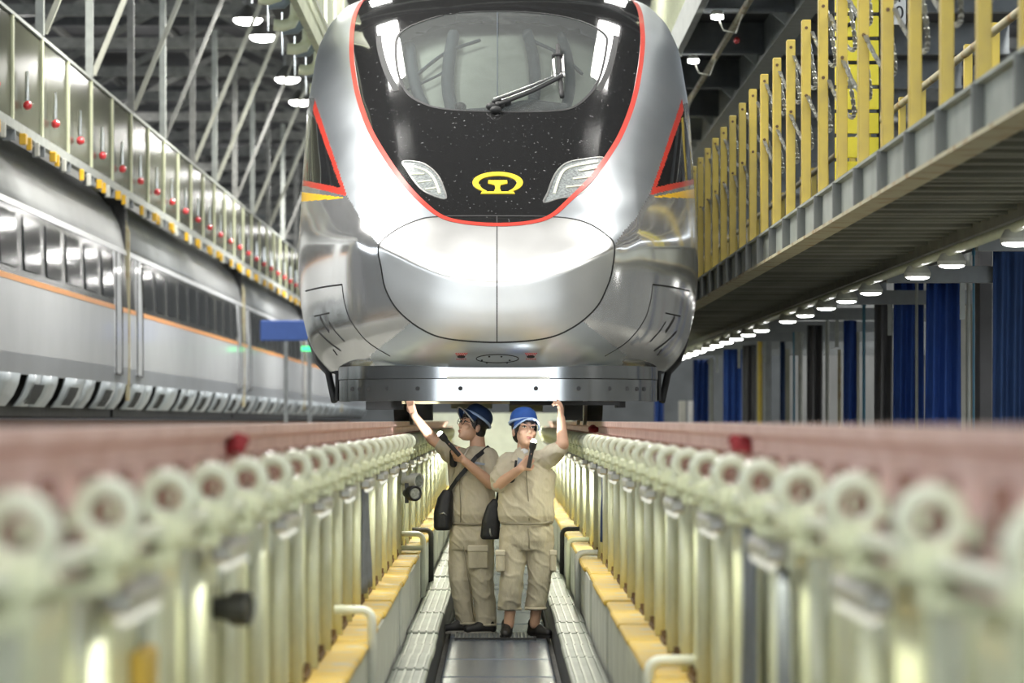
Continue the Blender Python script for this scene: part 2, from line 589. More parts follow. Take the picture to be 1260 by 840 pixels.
for side, sn in ((-1, 'left'), (1, 'right')):
    tr = empty('cable_tray', (side * .5, 20, -1.66), f'grey ribbed cable tray cover running along the {sn} side of the walkway', 'cable tray')
    seg = rib = None
    a, b = sorted((side * .405, side * .615))
    for i, y in enumerate(np.arange(19.4, 56, 1.22)):
        dz, dx = random.uniform(-.012, .012), random.uniform(-.006, .006)
        if seg is None:
            seg = MB().bbox(a, b, y + .008, y + 1.212, -1.47, -1.44, .008).build('tray_cover', 'tray', tr)
            seg.name = 'tray_cover'
            for q in range(4):
                x = a + .03 + q * .05
                MB().box(x - .006, x + .006, y + .01, y + 1.21, -1.44, -1.432).build('rib', 'tray_rib', seg)
        else:
            c = piece(seg, tr, dx, y - 19.4, dz)
            for ch in seg.children:
                piece(ch, c)
    MB().box(side * .41, side * .425, 19, 57, -1.70, -1.47).build('tray_side', 'dark_iron', tr)
    MB().box(side * .60, side * .61, 19, 57, -1.70, -1.47).build('tray_side', 'ledge_white', tr)

    lg = empty('pit_ledge', (side * .72, 8, -1.70), kind='structure')
    bl = cp = None
    for i, y in enumerate(np.arange(6.0, 60, 1.24)):
        if bl is None:
            a, b = sorted((side * .635, side * 1.2))
            bl = MB().bbox(a, b, y + .006, y + 1.234, -1.70, -1.085, .012).build('concrete_block', 'ledge_white', lg)
            a, b = sorted((side * .622, side * 1.19))
            cp = MB().bbox(a, b, y + .01, y + 1.23, -1.085, -1.05, .01).build('yellow_coping', 'ledge_yellow', lg)
        else:
            piece(bl, lg, side * random.uniform(-.008, .012), y - 6.0)
            piece(cp, lg, side * random.uniform(-.008, .010), y - 6.0, random.uniform(-.01, .004))

    # ---- steel pit columns with a ring clamp each
    base = 5.77 - 1.24 if side > 0 else 5.2 - 1.18
    step = 1.24 if side > 0 else 1.18
    proto = None
    n = 1
    lampbay = None
    for i in range(42):
        y = base + i * step
        lb = f'cream steel pit column with ring clamp, {nth(i + 1)} from the camera in the {sn} row'
        if proto is None:
            s = side
            proto = empty('pit_column', (s * .88, y, -1.05), lb, 'column', f'cream columns of the {sn} pit row', 'thing')
            X = lambda x: s * x
            MB().bbox(X(.80), X(.825), y - .20, y + .20, -1.03, -.31, .006).bbox(X(.826), X(.955), y - .10, y + .10, -1.03, -.311, .004).bbox(X(.956), X(.98), y - .16, y + .16, -1.03, -.30, .004).build('shaft', 'cream', proto)
            MB().box(X(.775), X(1.0), y - .23, y + .23, -1.05, -1.03).cyl((X(.788), y - .11, -1.03), (X(.788), y - .11, -1.0), .014, .014, 6).cyl((X(.788), y + .11, -1.03), (X(.788), y + .11, -1.0), .014, .014, 6).build('base_plate', 'rust', proto)
            MB().bbox(X(.70), X(1.0), y - .13, y + .13, -.31, -.278, .008).bbox(X(.69), X(.735), y - .05, y + .05, -.275, -.2, .01).build('cap_plate', 'cream', proto)
            MB().torus((X(.70), y, -.165), (0, 1, 0), .046, .019, 20, 8).build('ring', 'cream_pipe', proto, True)
            MB().bbox(X(.655), X(.745), y - .035, y + .035, -.262, -.205, .012).cyl((X(.65), y, -.232), (X(.64), y, -.232), .018, .018, 6).bbox(X(.68), X(.72), y - .022, y + .022, -.31, -.26, .006).build('clamp', 'cream', proto)
            MB().cyl((X(.79), y + .52, -1.05), (X(.79), y + .52, -.29), .028, .028, 10).build('drop_pipe', 'cream_pipe', proto, True)
            MB().bbox(X(.84), X(.86), y + .66, y + .90, -1.05, -.3, .004).build('stay_plate', 'cream', proto)
        else:
            dup(proto, (proto.location.x, y, -1.05), lb)

    t = MB().tube([(side * .715, y, -.232) for y in np.arange(2, 57, 1.0)], .021, 8).build('clamp_pipe', 'cream_pipe', smooth=True,
        label=f'long cream pipe held by the ring clamps of the {sn} column row', cat='pipe')

    # ---- rail on its beam, pale red paint, with fasteners
    rl = empty('rail', (side * .84, 0, -.2), f'pale red painted rail on the {sn} side of the pit', 'rail')
    c = side * .84
    prof = [(c - .075, -.19), (c + .075, -.19), (c + .075, -.175), (c + .012, -.155), (c + .010, -.06), (c + .036, -.045), (c + .036, -.012), (c - .036, -.012), (c - .036, -.045), (c - .010, -.06), (c - .012, -.155), (c - .075, -.175)]
    MB().prism(prof, -2, 58).build('rail_profile', 'rail_pink', rl)
    MB().box(c - .03, c + .03, -2, 58, -.012, -.009).build('running_surface', 'rail_top', rl)
    MB().box(c - .10, c + .10, -2, 58, -.275, -.19).build('rail_beam', 'rail_pink', rl)
    cl = None
    for y in np.arange(3.4, 57, .62):
        if cl is None:
            cl = MB().bbox(c - side * .075, c - side * .125, y - .06, y + .06, -.19, -.13, .008).cyl((c - side * .10, y, -.13), (c - side * .10, y, -.095), .02, .02, 6).build('rail_clip', 'dark_red', rl)
            ba = MB().bbox(c - side * .09, c - side * .10, y + .18, y + .42, -.27, -.16, .002).build('anchor_plate', 'cream_panel', rl)
        else:
            piece(cl, rl, dy=y - 3.4)
            piece(ba, rl, dy=y - 3.4)

    # ---- pit lamps between the columns, under the rail
    pp = None
    for i, y in enumerate(list(np.arange(6.4, 27, 2.48)) + list(np.arange(29, 56, 2.48))):
        lb = f'white tube lamp fixed under the {sn} rail, {nth(i + 1)} from the camera'
        if pp is None:
            pp = empty('pit_lamp', (side * .71, y + .58, -.33), lb, 'lamp', f'tube lamps under the {sn} rail')
            yq, y = y, y + .58
            MB().bbox(side * .68, side * .735, y - .34, y + .34, -.365, -.315, .01).build('housing', 'steel', pp)
            MB().cyl((side * .70, y - .3, -.372), (side * .70, y + .3, -.372), .014, .014, 8).build('tube', 'tube_white', pp)
            y = yq
        else:
            dup(pp, (side * .71, y + .58, -.33), lb)
        lamp_area('pit_light', (side * .70, y + .58, -.392), .05, .6, PIT_POWER * (2.5 if y > 27 else 0.6), (1.0, 1.0, .80), (0, side * math.radians(22), 0))

# ---- small fittings in the pit
def bent_pipe(pts, name, m, label, r=.022, cat='pipe', group=None):
    P_ = [Vector(p) for p in pts]
    out = [P_[0]]
    for i in range(1, len(P_) - 1):
        a, b, c = P_[i - 1], P_[i], P_[i + 1]
        ra = min(.06, (a - b).length * .4, (c - b).length * .4)
        p, q = b + (a - b).normalized() * ra, b + (c - b).normalized() * ra
        for t in np.linspace(0, 1, 6):
            out.append(p.lerp(b, t).lerp(b.lerp(q, t), t))
    out.append(P_[-1])
    return MB().tube(out, r, 10).build(name, m, smooth=True, label=label, cat=cat, group=group)

G = 'bent drain pipes over the pit ledges'
bent_pipe([(-.78, 17, -.90), (-.60, 17, -.90), (-.60, 17, -1.50)], 'bent_pipe', 'white_pipe', 'white bent pipe standing on the left tray, closer one to the camera', group=G)
bent_pipe([(-.80, 29.3, -.93), (-.615, 29.3, -.93), (-.615, 29.3, -1.45)], 'bent_pipe', 'white_pipe', 'white bent pipe on the left tray just behind the shoulder-bag worker', .024, group=G)
bent_pipe([(-.80, 28.6, -1.02), (-.60, 28.6, -1.02)], 'pipe_stub', 'cream_pipe', 'short cream horizontal pipe below the far white bent pipe', .022)
bent_pipe([(-.78, 32, -.98), (-.60, 32, -.98), (-.60, 32, -1.45)], 'bent_pipe', 'dark_iron', 'dark grey bent pipe on the left ledge behind the white one', .024, group=G)
bent_pipe([(.80, 27.6, -1.02), (.612, 27.6, -1.02), (.612, 27.6, -1.50)], 'bent_pipe', 'white_pipe', 'white bent pipe on the right tray beside the facing worker', .024, group=G)
bent_pipe([(.80, 30.6, -1.02), (.600, 30.6, -1.02), (.600, 30.6, -1.50)], 'bent_pipe', 'cream_pipe', 'pale cream bent pipe on the right tray, middle one of three', .022, group=G)
bent_pipe([(.80, 33.6, -1.02), (.60, 33.6, -1.02), (.60, 33.6, -1.50)], 'bent_pipe', 'dark_iron', 'dark bent pipe on the right tray, last of three', .022, group=G)
bent_pipe([(.80, 14.6, -.98), (.615, 14.6, -.98), (.615, 14.6, -1.50)], 'bent_pipe', 'white_pipe', 'white bent pipe over the right ledge at the bottom edge of the view', .024, group=G)

def spot_fixture(loc, r, name, label, facing, m='black_plastic', ring='steel'):
    x, y, z = loc
    t = empty(name, loc, label, 'lamp')
    f = Vector(facing).normalized()
    c = Vector(loc)
    MB().cyl(c - f * r * 1.6, c - f * r * .2, r * .55, r * .8).cyl(c - f * r * .2, c + f * r * .7, r, r).build('body', m, t, 'angle')
    MB().torus(c + f * r * .7, f, r * .86, r * .16, 20, 6).build('bezel', m, t, True)
    MB().cyl(c + f * r * .68, c + f * r * .74, r * .7, r * .7).build('lens', 'lamp_lens' if ring else m, t)
    MB().bar(c - f * r * 1.5 + Vector((0, 0, -r * 1.3)), c - f * r * 1.5 + Vector((0, 0, r * 1.3)), r * .5, r * .35).build('bracket', m, t)
    return t
spot_fixture((-.735, 10.0, -.525), .05, 'floodlight', 'small black floodlight on a bracket on the left column row', (1, -.25, 0), ring=None)
spot_fixture((-.66, 28.0, -.475), .065, 'floodlight', 'white round floodlight on the left columns above a black one', (.8, -.6, 0), 'locker_white')
spot_fixture((-.665, 27.7, -.565), .06, 'floodlight', 'black round floodlight on the left columns below a white one', (.5, -.85, 0))

def hanging_cloth(x, y, z0, z1, wd, name, label, m='grey_cloth', axis='y', bulge=.012):
    mb = MB()
    n, h = 14, 10
    vs = []
    for s in (0, 1):
        for i in range(n + 1):
            for j in range(h + 1):
                t = i / n
                zz = z1 + (z0 - z1) * j / h
                off = bulge * (math.sin(t * 14) + .6 * math.sin(t * 23 + j * .4)) * (.3 + j / h) + .006 * s * 2
                a = (t - .5) * wd * (1 + .12 * j / h)
                vs.append((x + off, y + a, zz) if axis == 'y' else (x + a, y + off, zz))
    N = (n + 1) * (h + 1)
    fs = []
    for i in range(n):
        for j in range(h):
            q = [i * (h + 1) + j, (i + 1) * (h + 1) + j, (i + 1) * (h + 1) + j + 1, i * (h + 1) + j + 1]
            fs.append(tuple(q))
            fs.append(tuple(N + r for r in reversed(q)))
    for i in range(n):
        for jj in (0, h):
            a_, b_ = i * (h + 1) + jj, (i + 1) * (h + 1) + jj
            fs.append((a_, b_, N + b_, N + a_))
    for j in range(h):
        for ii in (0, n):
            a_, b_ = ii * (h + 1) + j, ii * (h + 1) + j + 1
            fs.append((a_, b_, N + b_, N + a_))
    mb.add(vs, fs)
    return mb.build(name, m, smooth=True, label=label, cat='cloth')
hanging_cloth(-.775, 20.6, -.98, -.30, .8, 'grey_sheet', 'grey plastic sheet hanging between columns of the left row')
hanging_cloth(.76, 10.9, -1.03, -.33, .42, 'grey_sheet', 'dark grey sheet hanging on the right columns, wider of two')
hanging_cloth(.76, 9.6, -1.03, -.40, .25, 'grey_sheet', 'dark grey sheet strip on the right columns, narrower of two')
hanging_cloth(.775, 26.5, -.9, -.28, .25, 'blue_cable_bundle', 'dark blue cable bundle hanging on the right columns near the workers', 'curtain_navy')
MB().bbox(-.80, -.76, 7.75, 8.0, -1.05, -.50, .008).build('yellow_sign_plate', 'ledge_yellow', label='small yellow plate low on the left column row, out of focus', cat='plate')
# red rag bundles on the rails
def rag(x, y, z, r, label):
    mb = MB()
    for q in range(7):
        mb.ell((x + random.uniform(-r, r) * .7, y + random.uniform(-r, r), z + random.uniform(-.2, .8) * r), (r * .7, r * .7, r * .6), None, 10, 7)
    mb.cap((x, y, z), (x - r * 1.1, y, z - r * .9), r * .3, r * .15)
    return mb.build('red_rag', 'red_cloth', smooth=True, label=label, cat='rag')
rag(-.79, 10.9, -.085, .035, 'dark red rag tied to the left rail')
rag(.80, 11.7, -.09, .035, 'dark red rag tied to the right rail')
rag(.80, 29.6, -.09, .04, 'small dark red rag on the right rail next to the raised arm')

# ------------------------------------------------------------------ the bullet train: one nose surface, cut into its panels
TZ = [.40, .43, .46, .60, .80, 1.051, 1.20, 1.569, 2.05, 2.51, 3.0, 3.485, 3.8, 4.0, 4.1, 4.15]
TY = [27.60, 27.42, 27.31, 27.25, 27.22, 27.20, 27.33, 27.72, 28.5, 29.3, 30.05, 30.85, 31.7, 32.8, 34.0, 36.0]
zz_ = np.linspace(.35, 4.2, 771)


def smooth_tab(sig):
    y = np.interp(zz_, TZ, TY)
    if sig <= 0:
        return y
    kx = np.arange(-60, 61) * (zz_[1] - zz_[0])
    kk = np.exp(-(kx / sig) ** 2 / 2)
    kk /= kk.sum()
    yp = np.pad(y, 60, mode='reflect', reflect_type='odd')
    return np.convolve(yp, kk, 'valid')


TAB_S = smooth_tab(.10)
TAB_C = smooth_tab(.012)
# sharp only close to the crease, smooth elsewhere
wgt = np.exp(-((zz_ - 1.051) / .22) ** 4)
TAB_C = TAB_C * wgt + TAB_S * (1 - wgt)
WZ = [.40, .44, .465, .67, .95, 1.23, 1.6, 2.2, 2.75, 3.27, 3.6, 3.88, 4.02, 4.10, 4.15]
WX = [1.38, 1.45, 1.49, 1.60, 1.665, 1.69, 1.685, 1.67, 1.645, 1.60, 1.53, 1.37, 1.16, .85, .2]
MZ = [.4, 2.6, 3.27, 3.88, 4.05, 4.15]
MY = [30.7, 30.9, 31.7, 33.4, 35.2, 37.0]
NZ = [.4, 1.0, 2.0, 3.3, 4.15]
NN = [2.9, 2.7, 2.5, 2.3, 2.0]


def gsm(zs, xs):
    k = np.interp(zz_, zs, xs)
    kx = np.arange(-30, 31)
    kk = np.exp(-(kx / 12.0) ** 2 / 2); kk /= kk.sum()
    return np.convolve(np.pad(k, 30, mode='reflect', reflect_type='odd'), kk, 'valid')


W_T, M_T, N_T = gsm(WZ, WX), gsm(MZ, MY), gsm(NZ, NN)


def surf(z, s):
    """z height, s in -1..1 across the front; beyond +-1 the straight side"""
    W = np.interp(z, zz_, W_T)
    M = np.interp(z, zz_, M_T)
    n = np.interp(z, zz_, N_T)
    sc = np.clip(s, -1, 1)
    r = np.abs(np.sin(sc * np.pi / 2))
    X = W * np.sin(sc * np.pi / 2)
    sh = .36 * np.minimum(X ** 2, 1.2) * np.exp(-((z - 1.2) / .5) ** 2)
    zs = z - sh
    m = np.clip((np.abs(X) - .84) / .16, 0, 1)
    m = m * m * (3 - 2 * m)
    Yc = np.interp(zs, zz_, TAB_C) * (1 - m) + np.interp(zs, zz_, TAB_S) * m
    L = np.maximum(M - Yc, .05)
    Y = Yc + L * (1 - np.power(np.clip(1 - r ** n, 0, 1), 1 / n))
    Y = Y + np.maximum(np.abs(s) - 1, 0) * 60
    return np.stack([X, Y, z + 0 * X], -1)


def proj(p):
    return np.stack([VX + F * p[..., 0] / p[..., 1], VY - F * p[..., 2] / p[..., 1]], -1)


def tight(n, k=.0):
    return np.linspace(-1, 1, n)


ZS = np.concatenate([np.linspace(.40, 1.75, 150), np.linspace(1.75, 3.9, 210)[1:], np.linspace(3.9, 4.15, 14)[1:]])
SS = np.concatenate([[-1.36, -1.2, -1.1, -1.03], np.linspace(-1, 1, 301), [1.03, 1.1, 1.2, 1.36]])
ZG, SG = np.meshgrid(ZS, SS, indexing='ij')
GP = surf(ZG, SG)
GPX = proj(GP)
nz, ns = ZG.shape


def normal_at(z, s):
    e = 2e-3
    a = surf(z + e, s) - surf(z - e, s)
    b = surf(z, np.clip(s + e, -.9995, .9995)) - surf(z, np.clip(s - e, -.9995, .9995))
    n = np.cross(b, a)
    n /= np.linalg.norm(n, axis=-1, keepdims=True) + 1e-12
    flip = n[..., 1] > 0
    n[flip] *= -1
    return n


FRONT = (np.abs(SG) <= 1.0)
fi = np.flatnonzero(FRONT.ravel())
FPX = GPX.reshape(-1, 2)[fi]


def on_surf(pts, off=0.0):
    """points of the photograph's outline carried onto the nose surface"""
    pts = np.asarray(pts, float)
    zs, ss = [], []
    for p in pts:
        d = ((FPX - p) ** 2).sum(1)
        j = fi[d.argmin()]
        z, s = ZG.ravel()[j], SG.ravel()[j]
        for _ in range(5):
            e = 1e-4
            q = proj(surf(np.array(z), np.array(s)))
            qz = (proj(surf(np.array(z + e), np.array(s))) - q) / e
            qs = (proj(surf(np.array(z), np.array(min(s + e, 1)))) - q) / e
            J = np.stack([qz, qs], 1)
            if abs(np.linalg.det(J)) < 1e-3:
                break
            dz, ds = np.linalg.solve(J, p - q)
            z = float(np.clip(z + np.clip(dz, -.05, .05), .4, 4.14))
            s = float(np.clip(s + np.clip(ds, -.03, .03), -.9995, .9995))
        zs.append(z); ss.append(s)
    zs, ss = np.array(zs), np.array(ss)
    n = normal_at(zs, ss)
    return surf(zs, ss) + n * off, n


def spline(pts, closed=False, step=3.0):
    pts = np.asarray(pts, float)
    k = len(pts)
    out = []
    for i in range(k if closed else k - 1):
        if closed:
            p0, p1, p2, p3 = pts[i - 1], pts[i], pts[(i + 1) % k], pts[(i + 2) % k]
        else:
            p0, p1, p2, p3 = pts[max(i - 1, 0)], pts[i], pts[i + 1], pts[min(i + 2, k - 1)]
        m = max(2, int(np.linalg.norm(p2 - p1) / step))
        for t in np.linspace(0, 1, m, endpoint=False):
            out.append(.5 * (2 * p1 + (p2 - p0) * t + (2 * p0 - 5 * p1 + 4 * p2 - p3) * t ** 2 + (3 * p1 - p0 - 3 * p2 + p3) * t ** 3))
    if not closed:
        out.append(pts[-1])
    return np.array(out)


def inside(poly, q):
    poly = np.asarray(poly)
    x, y = q[..., 0], q[..., 1]
    r = np.zeros(x.shape, bool)
    j = len(poly) - 1
    for i in range(len(poly)):
        xi, yi = poly[i]; xj, yj = poly[j]
        c = ((yi > y) != (yj > y)) & (x < (xj - xi) * (y - yi) / (yj - yi + 1e-12) + xi)
        r ^= c
        j = i
    return r


def ribbon(mb, pts, width, off=.004, closed=False, sm=True, step=3.0, thick=.006):
    pl = spline(pts, closed, step) if sm else np.asarray(pts, float)
    p, n = on_surf(pl, 0)
    k = len(p)
    t = np.array([p[(i + 1) % k] - p[i - 1] if closed else p[min(i + 1, k - 1)] - p[max(i - 1, 0)] for i in range(k)])
    t /= np.linalg.norm(t, axis=1, keepdims=True) + 1e-12
    b = np.cross(t, n)
    vs = []
    for i in range(k):
        for (sx, o) in ((-1, off), (1, off), (1, off - thick), (-1, off - thick)):
            vs.append(p[i] + b[i] * sx * width / 2 + n[i] * o)
    fs = []
    for i in range(k if closed else k - 1):
        a, c = i * 4, ((i + 1) % k) * 4
        for q in range(4):
            fs.append((a + q, a + (q + 1) % 4, c + (q + 1) % 4, c + q))
    if not closed:
        fs += [(3, 2, 1, 0), (k * 4 - 4, k * 4 - 3, k * 4 - 2, k * 4 - 1)]
    return mb.add(vs, fs)


def patch(mb, poly, off=.004, thick=.004):
    """a small raised flat shape on the nose: fan of a dense outline"""
    poly = np.asarray(poly, float)
    c = poly.mean(0)
    p, n = on_surf(poly, off)
    q, _ = on_surf(poly, off - thick - .003)
    m, _ = on_surf([c], off)
    k = len(p)
    return mb.add(list(p) + list(q) + [m[0]], [(i, (i + 1) % k, 2 * k) for i in range(k)] + [(i, k + i, k + (i + 1) % k, (i + 1) % k) for i in range(k)])


RED = [(446.5, 0), (435.4, 24), (432.6, 59.5), (435.4, 91), (442, 123), (455, 159), (473, 190.5), (495, 222), (519, 248), (542.5, 266), (570, 273.5), (610, 276.5), (650, 274), (677.5, 266), (701, 246), (729, 218), (749, 190.5), (765, 163), (778.7, 127), (786.6, 91), (790.6, 55.5), (790, 32), (786.6, 12), (778.7, 0)]
REDX = [(466, -16), *RED, (760, -16)]
BUMP = [(466, 303), (469, 329), (475, 357), (491, 383), (519, 405), (550.5, 416.5), (610, 421), (669.5, 416.5), (705, 402.6), (733, 379), (747, 353), (753, 333), (756, 303), (747, 289.5), (721, 273.7), (685, 267), (610, 265.7), (538.6, 266.5), (511, 271.7), (483, 285.6)]
GLASS = [(487, 55), (489, 85), (497, 108), (512, 123), (545, 134), (612, 137.5), (675, 137), (705, 132), (725, 116), (738, 95), (746, 60), (744, 42), (715, 26), (670, 17), (612, 14), (555, 17), (515, 28), (493, 40)]
SIDEL = [(387, 122), (427, 241), (372, 228)]
SIDER = [(839, 122), (800, 240), (856, 226)]
HLL = [(495.7, 198.6), (516, 199.5), (529, 206), (538.6, 215.7), (544.5, 227.6), (548.6, 244), (534, 241), (519.5, 233.6), (509, 221.7), (500.5, 208.6)]
HLR = [(743, 194), (717, 196), (698, 200), (686, 210), (679, 223), (674, 237), (669.5, 249), (688.6, 244), (712, 239.5), (729, 225), (741, 208.6)]
COLLAR = [(250, -80), (250, 105), (386, 118), (400, 165), (415, 205), (426, 240), (440, 262), (452, 284), (468, 303), (612, 330), (755, 303), (768, 284), (783, 268), (798, 241), (820, 188), (839, 128), (990, 105), (990, -80)]

cz = .25 * (GPX[:-1, :-1] + GPX[1:, :-1] + GPX[:-1, 1:] + GPX[1:, 1:])
red_s, bump_s, glass_s = spline(REDX), spline(BUMP, True), spline(GLASS, True)
in_b = inside(bump_s, cz)
in_r = inside(red_s, cz) | ((cz[..., 1] < -10) & (cz[..., 0] > 462) & (cz[..., 0] < 764))
low = ZG[:-1, :-1] < 3.72
in_g = inside(glass_s, cz) & low
in_h = inside(spline(HLL, True), cz) | inside(spline(HLR, True), cz)
in_c = inside(COLLAR, cz)
left = cz[..., 0] < 611.5
front = (np.abs(SG[:-1, :-1]) <= 1.0) & (np.abs(SG[1:, 1:]) <= 1.0)
in_w = (inside(SIDEL, cz) | inside(SIDER, cz)) & front
in_wi = inside([(384, 134), (419, 231), (360, 219)], cz) | inside([(842, 134), (808, 230), (870, 217)], cz)
in_y = (inside([(427, 243.5), (370, 236), (370, 248)], cz) | inside([(801, 242.5), (856, 232), (856, 244)], cz)) & front
cls = np.zeros(cz.shape[:2], int)                 # 0 side shell
cls[in_c | (cz[..., 1] < 120) & front] = 1       # satin collar
cls[inside([(505, 398), (455, 437), (465, 460), (760, 460), (770, 437), (718, 396)], cz) & front] = 1
cls[in_r & front] = 2                            # black fairing
cls[in_w & (cls < 2)] = 8
cls[in_w & in_wi & (cls == 8)] = 7
cls[in_y & (cls < 2)] = 9
cls[in_b & front & left] = 3
cls[in_b & front & ~left] = 4
cls[in_b & in_r & front] = 2
cls[in_g & front] = 5
cls[in_h & front] = 6

train = empty('bullet_train', (0, 31, 0), 'silver high-speed train with black windscreen fairing and red outline over the pit', 'train')
TO = Vector((0, 31, 0))


def grid_part(ids, name, m, smooth=True, parent=None, sink=0.0):
    sel = np.isin(cls, ids)
    a, b = np.nonzero(sel)
    idx = np.arange(nz * ns).reshape(nz, ns)
    f = np.stack([idx[a, b], idx[a, b + 1], idx[a + 1, b + 1], idx[a + 1, b]], 1)
    u, inv = np.unique(f, return_inverse=True)
    v = GP.reshape(-1, 3)[u] - np.array(TO)
    if sink:
        v = v - normal_at(ZG.ravel()[u], SG.ravel()[u]) * sink
    me = bpy.data.meshes.new(name)
    me.from_pydata(v.tolist(), [], inv.reshape(f.shape).tolist())
    o = link(name, me, m, parent or train, (0, 0, 0), smooth)
    return o


grid_part([0], 'body_shell', 'silver_side')
grid_part([1], 'nose_collar', 'silver_satin')
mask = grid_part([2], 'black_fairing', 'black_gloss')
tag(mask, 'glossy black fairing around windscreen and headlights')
grid_part([3], 'coupler_cover', 'silver_nose')
grid_part([4], 'coupler_cover', 'silver_nose')
grid_part([5], 'windscreen', 'windshield', sink=.004)
hl_l = empty('headlight', (0, 0, 0)); hl_l.parent = train
hl_r = empty('headlight', (0, 0, 0)); hl_r.parent = train
keep = cls.copy()
cls[(keep == 6) & ~left] = 0
grid_part([6], 'lens', 'lamp_lens', parent=hl_l, sink=.004)
cls[:] = keep
cls[(keep == 6) & left] = 0
grid_part([6], 'lens', 'lamp_lens', parent=hl_r, sink=.004)
cls[:] = keep
cls[(keep == 7) & ~left] = 0
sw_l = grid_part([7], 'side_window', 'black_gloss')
cls[:] = keep
cls[(keep == 7) & left] = 0
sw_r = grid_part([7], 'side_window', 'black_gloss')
cls[:] = keep
for side_l in (True, False):
    for c_, nm, mm in ((8, 'red_border', 'livery_red'), (9, 'yellow_stripe', 'livery_yellow')):
        cls[:] = keep
        cls[(keep == c_) & (left != side_l)] = 0
        grid_part([c_], nm, mm)
cls[:] = keep

def tbuild(mb, name, m, parent=None, smooth=False, label=None):
    return mb.build(name, m, parent or train, smooth, label=label)

tbuild(ribbon(MB(), REDX, .042), 'red_outline', 'livery_red', label='red line around the black fairing')
tbuild(ribbon(MB(), BUMP, .012, .003, True), 'cover_seam', 'black_rubber')
tbuild(ribbon(MB(), [(611.5, 266), (611.5, 300), (611.5, 340), (611.5, 351), (611.5, 380), (611.5, 420)], .008, .003, False, True), 'centre_seam', 'black_rubber')
tbuild(ribbon(MB(), GLASS, .022, .003, True), 'windscreen_seal', 'black_rubber')
tbuild(ribbon(MB(), [(612, 16), (612, 50), (612, 90), (612, 136)], .007, .004), 'centre_bar', 'cab_dark')
tbuild(ribbon(MB(), [(466, 44), (468, 62), (476, 88), (488, 112)], .05, .003), 'quarter_trim', 'black_rubber')
tbuild(ribbon(MB(), [(758, 44), (755, 62), (748, 88), (737, 112)], .05, .003), 'quarter_trim', 'black_rubber')
for side, sw, po in ((-1, sw_l, SIDEL), (1, sw_r, SIDER)):
    # panel joint lines and slits on the lower side
    m_ = lambda L: [(x if side < 0 else 2 * 612 - x, y) for x, y in L]
    mb = MB()
    ribbon(mb, m_([(376, 358), (398, 353), (421, 350)]), .013, .003)
    ribbon(mb, m_([(421, 351), (424, 372), (432, 395), (452, 420), (480, 438)]), .006, .003)
    ribbon(mb, m_([(387, 389), (405, 385)]), .012, .003)
    tbuild(mb, 'panel_joint', 'black_rubber')
    mb = MB()
    ribbon(mb, m_([(394, 390), (399, 399), (405, 408)]), .028, .003)
    ribbon(mb, m_([(392, 408), (404, 420), (419, 431)]), .018, .003)
    ribbon(mb, m_([(405, 396), (413, 408), (424, 420)]), .012, .003)
    ribbon(mb, m_([(410, 430), (415, 437)]), .022, .003)
    tbuild(mb, 'vent_slits', 'black_rubber').__setitem__('kind', 'stuff')

# lamp strips inside the headlights
for hl, L in ((hl_l, [[(509, 205), (524, 210), (534, 220), (541, 238)], [(506, 214), (522, 214)], [(514, 224), (531, 222)], [(523, 233), (536, 231)]]),
              (hl_r, [[(735, 199), (700, 206), (689, 217), (682, 238)], [(735, 206), (712, 210)], [(728, 217), (705, 220)], [(718, 228), (697, 230)]])):
    for l in L:
        tbuild(ribbon(MB(), l, .022, .004), 'lamp_strip', 'lamp_strip', hl)
    tbuild(ribbon(MB(), HLL if hl is hl_l else HLR, .014, .003, True), 'lens_seal', 'steel', hl)

# emblem: open ring over a rail section
mb = MB()
o_, i_ = [], []
for t in np.linspace(-62, 242, 60):
    a = math.radians(t)
    tap = min(1, (min(t + 62, 242 - t)) / 40)
    o_.append((612.4 + 31 * math.cos(a), 225 - 13 * math.sin(a)))
    i_.append((612.4 + (31 - 7.5 * (.35 + .65 * tap)) * math.cos(a), 225.3 - (13 - 4.3 * (.35 + .65 * tap)) * math.sin(a)))
po, n1 = on_surf(o_, .006)
pi_, n2 = on_surf(i_, .006)
k = len(po)
mb.add(list(po) + list(pi_) + list(po - n1 * .008) + list(pi_ - n2 * .008), [(i, i + 1, k + i + 1, k + i) for i in range(k - 1)] + [(i, i + 1, 2 * k + i + 1, 2 * k + i) for i in range(k - 1)] + [(k + i, k + i + 1, 3 * k + i + 1, 3 * k + i) for i in range(k - 1)])
for q in ([(601, 222.3), (624, 222.3), (624.5, 226), (616, 228), (608.5, 228), (600.5, 226)], [(608.5, 227.5), (616, 227.5), (615, 232), (617, 236.5), (607.5, 236.5), (609.7, 232)], [(593, 236.2), (632, 236.2), (633.5, 238.6), (591.5, 238.6)]):
    q = np.array(q)
    dense = np.concatenate([np.linspace(q[i], q[(i + 1) % len(q)], 6, endpoint=False) for i in range(len(q))])
    patch(mb, dense, .006)
tbuild(mb, 'emblem', 'emblem_gold', label='golden railway emblem, open ring over a rail section')

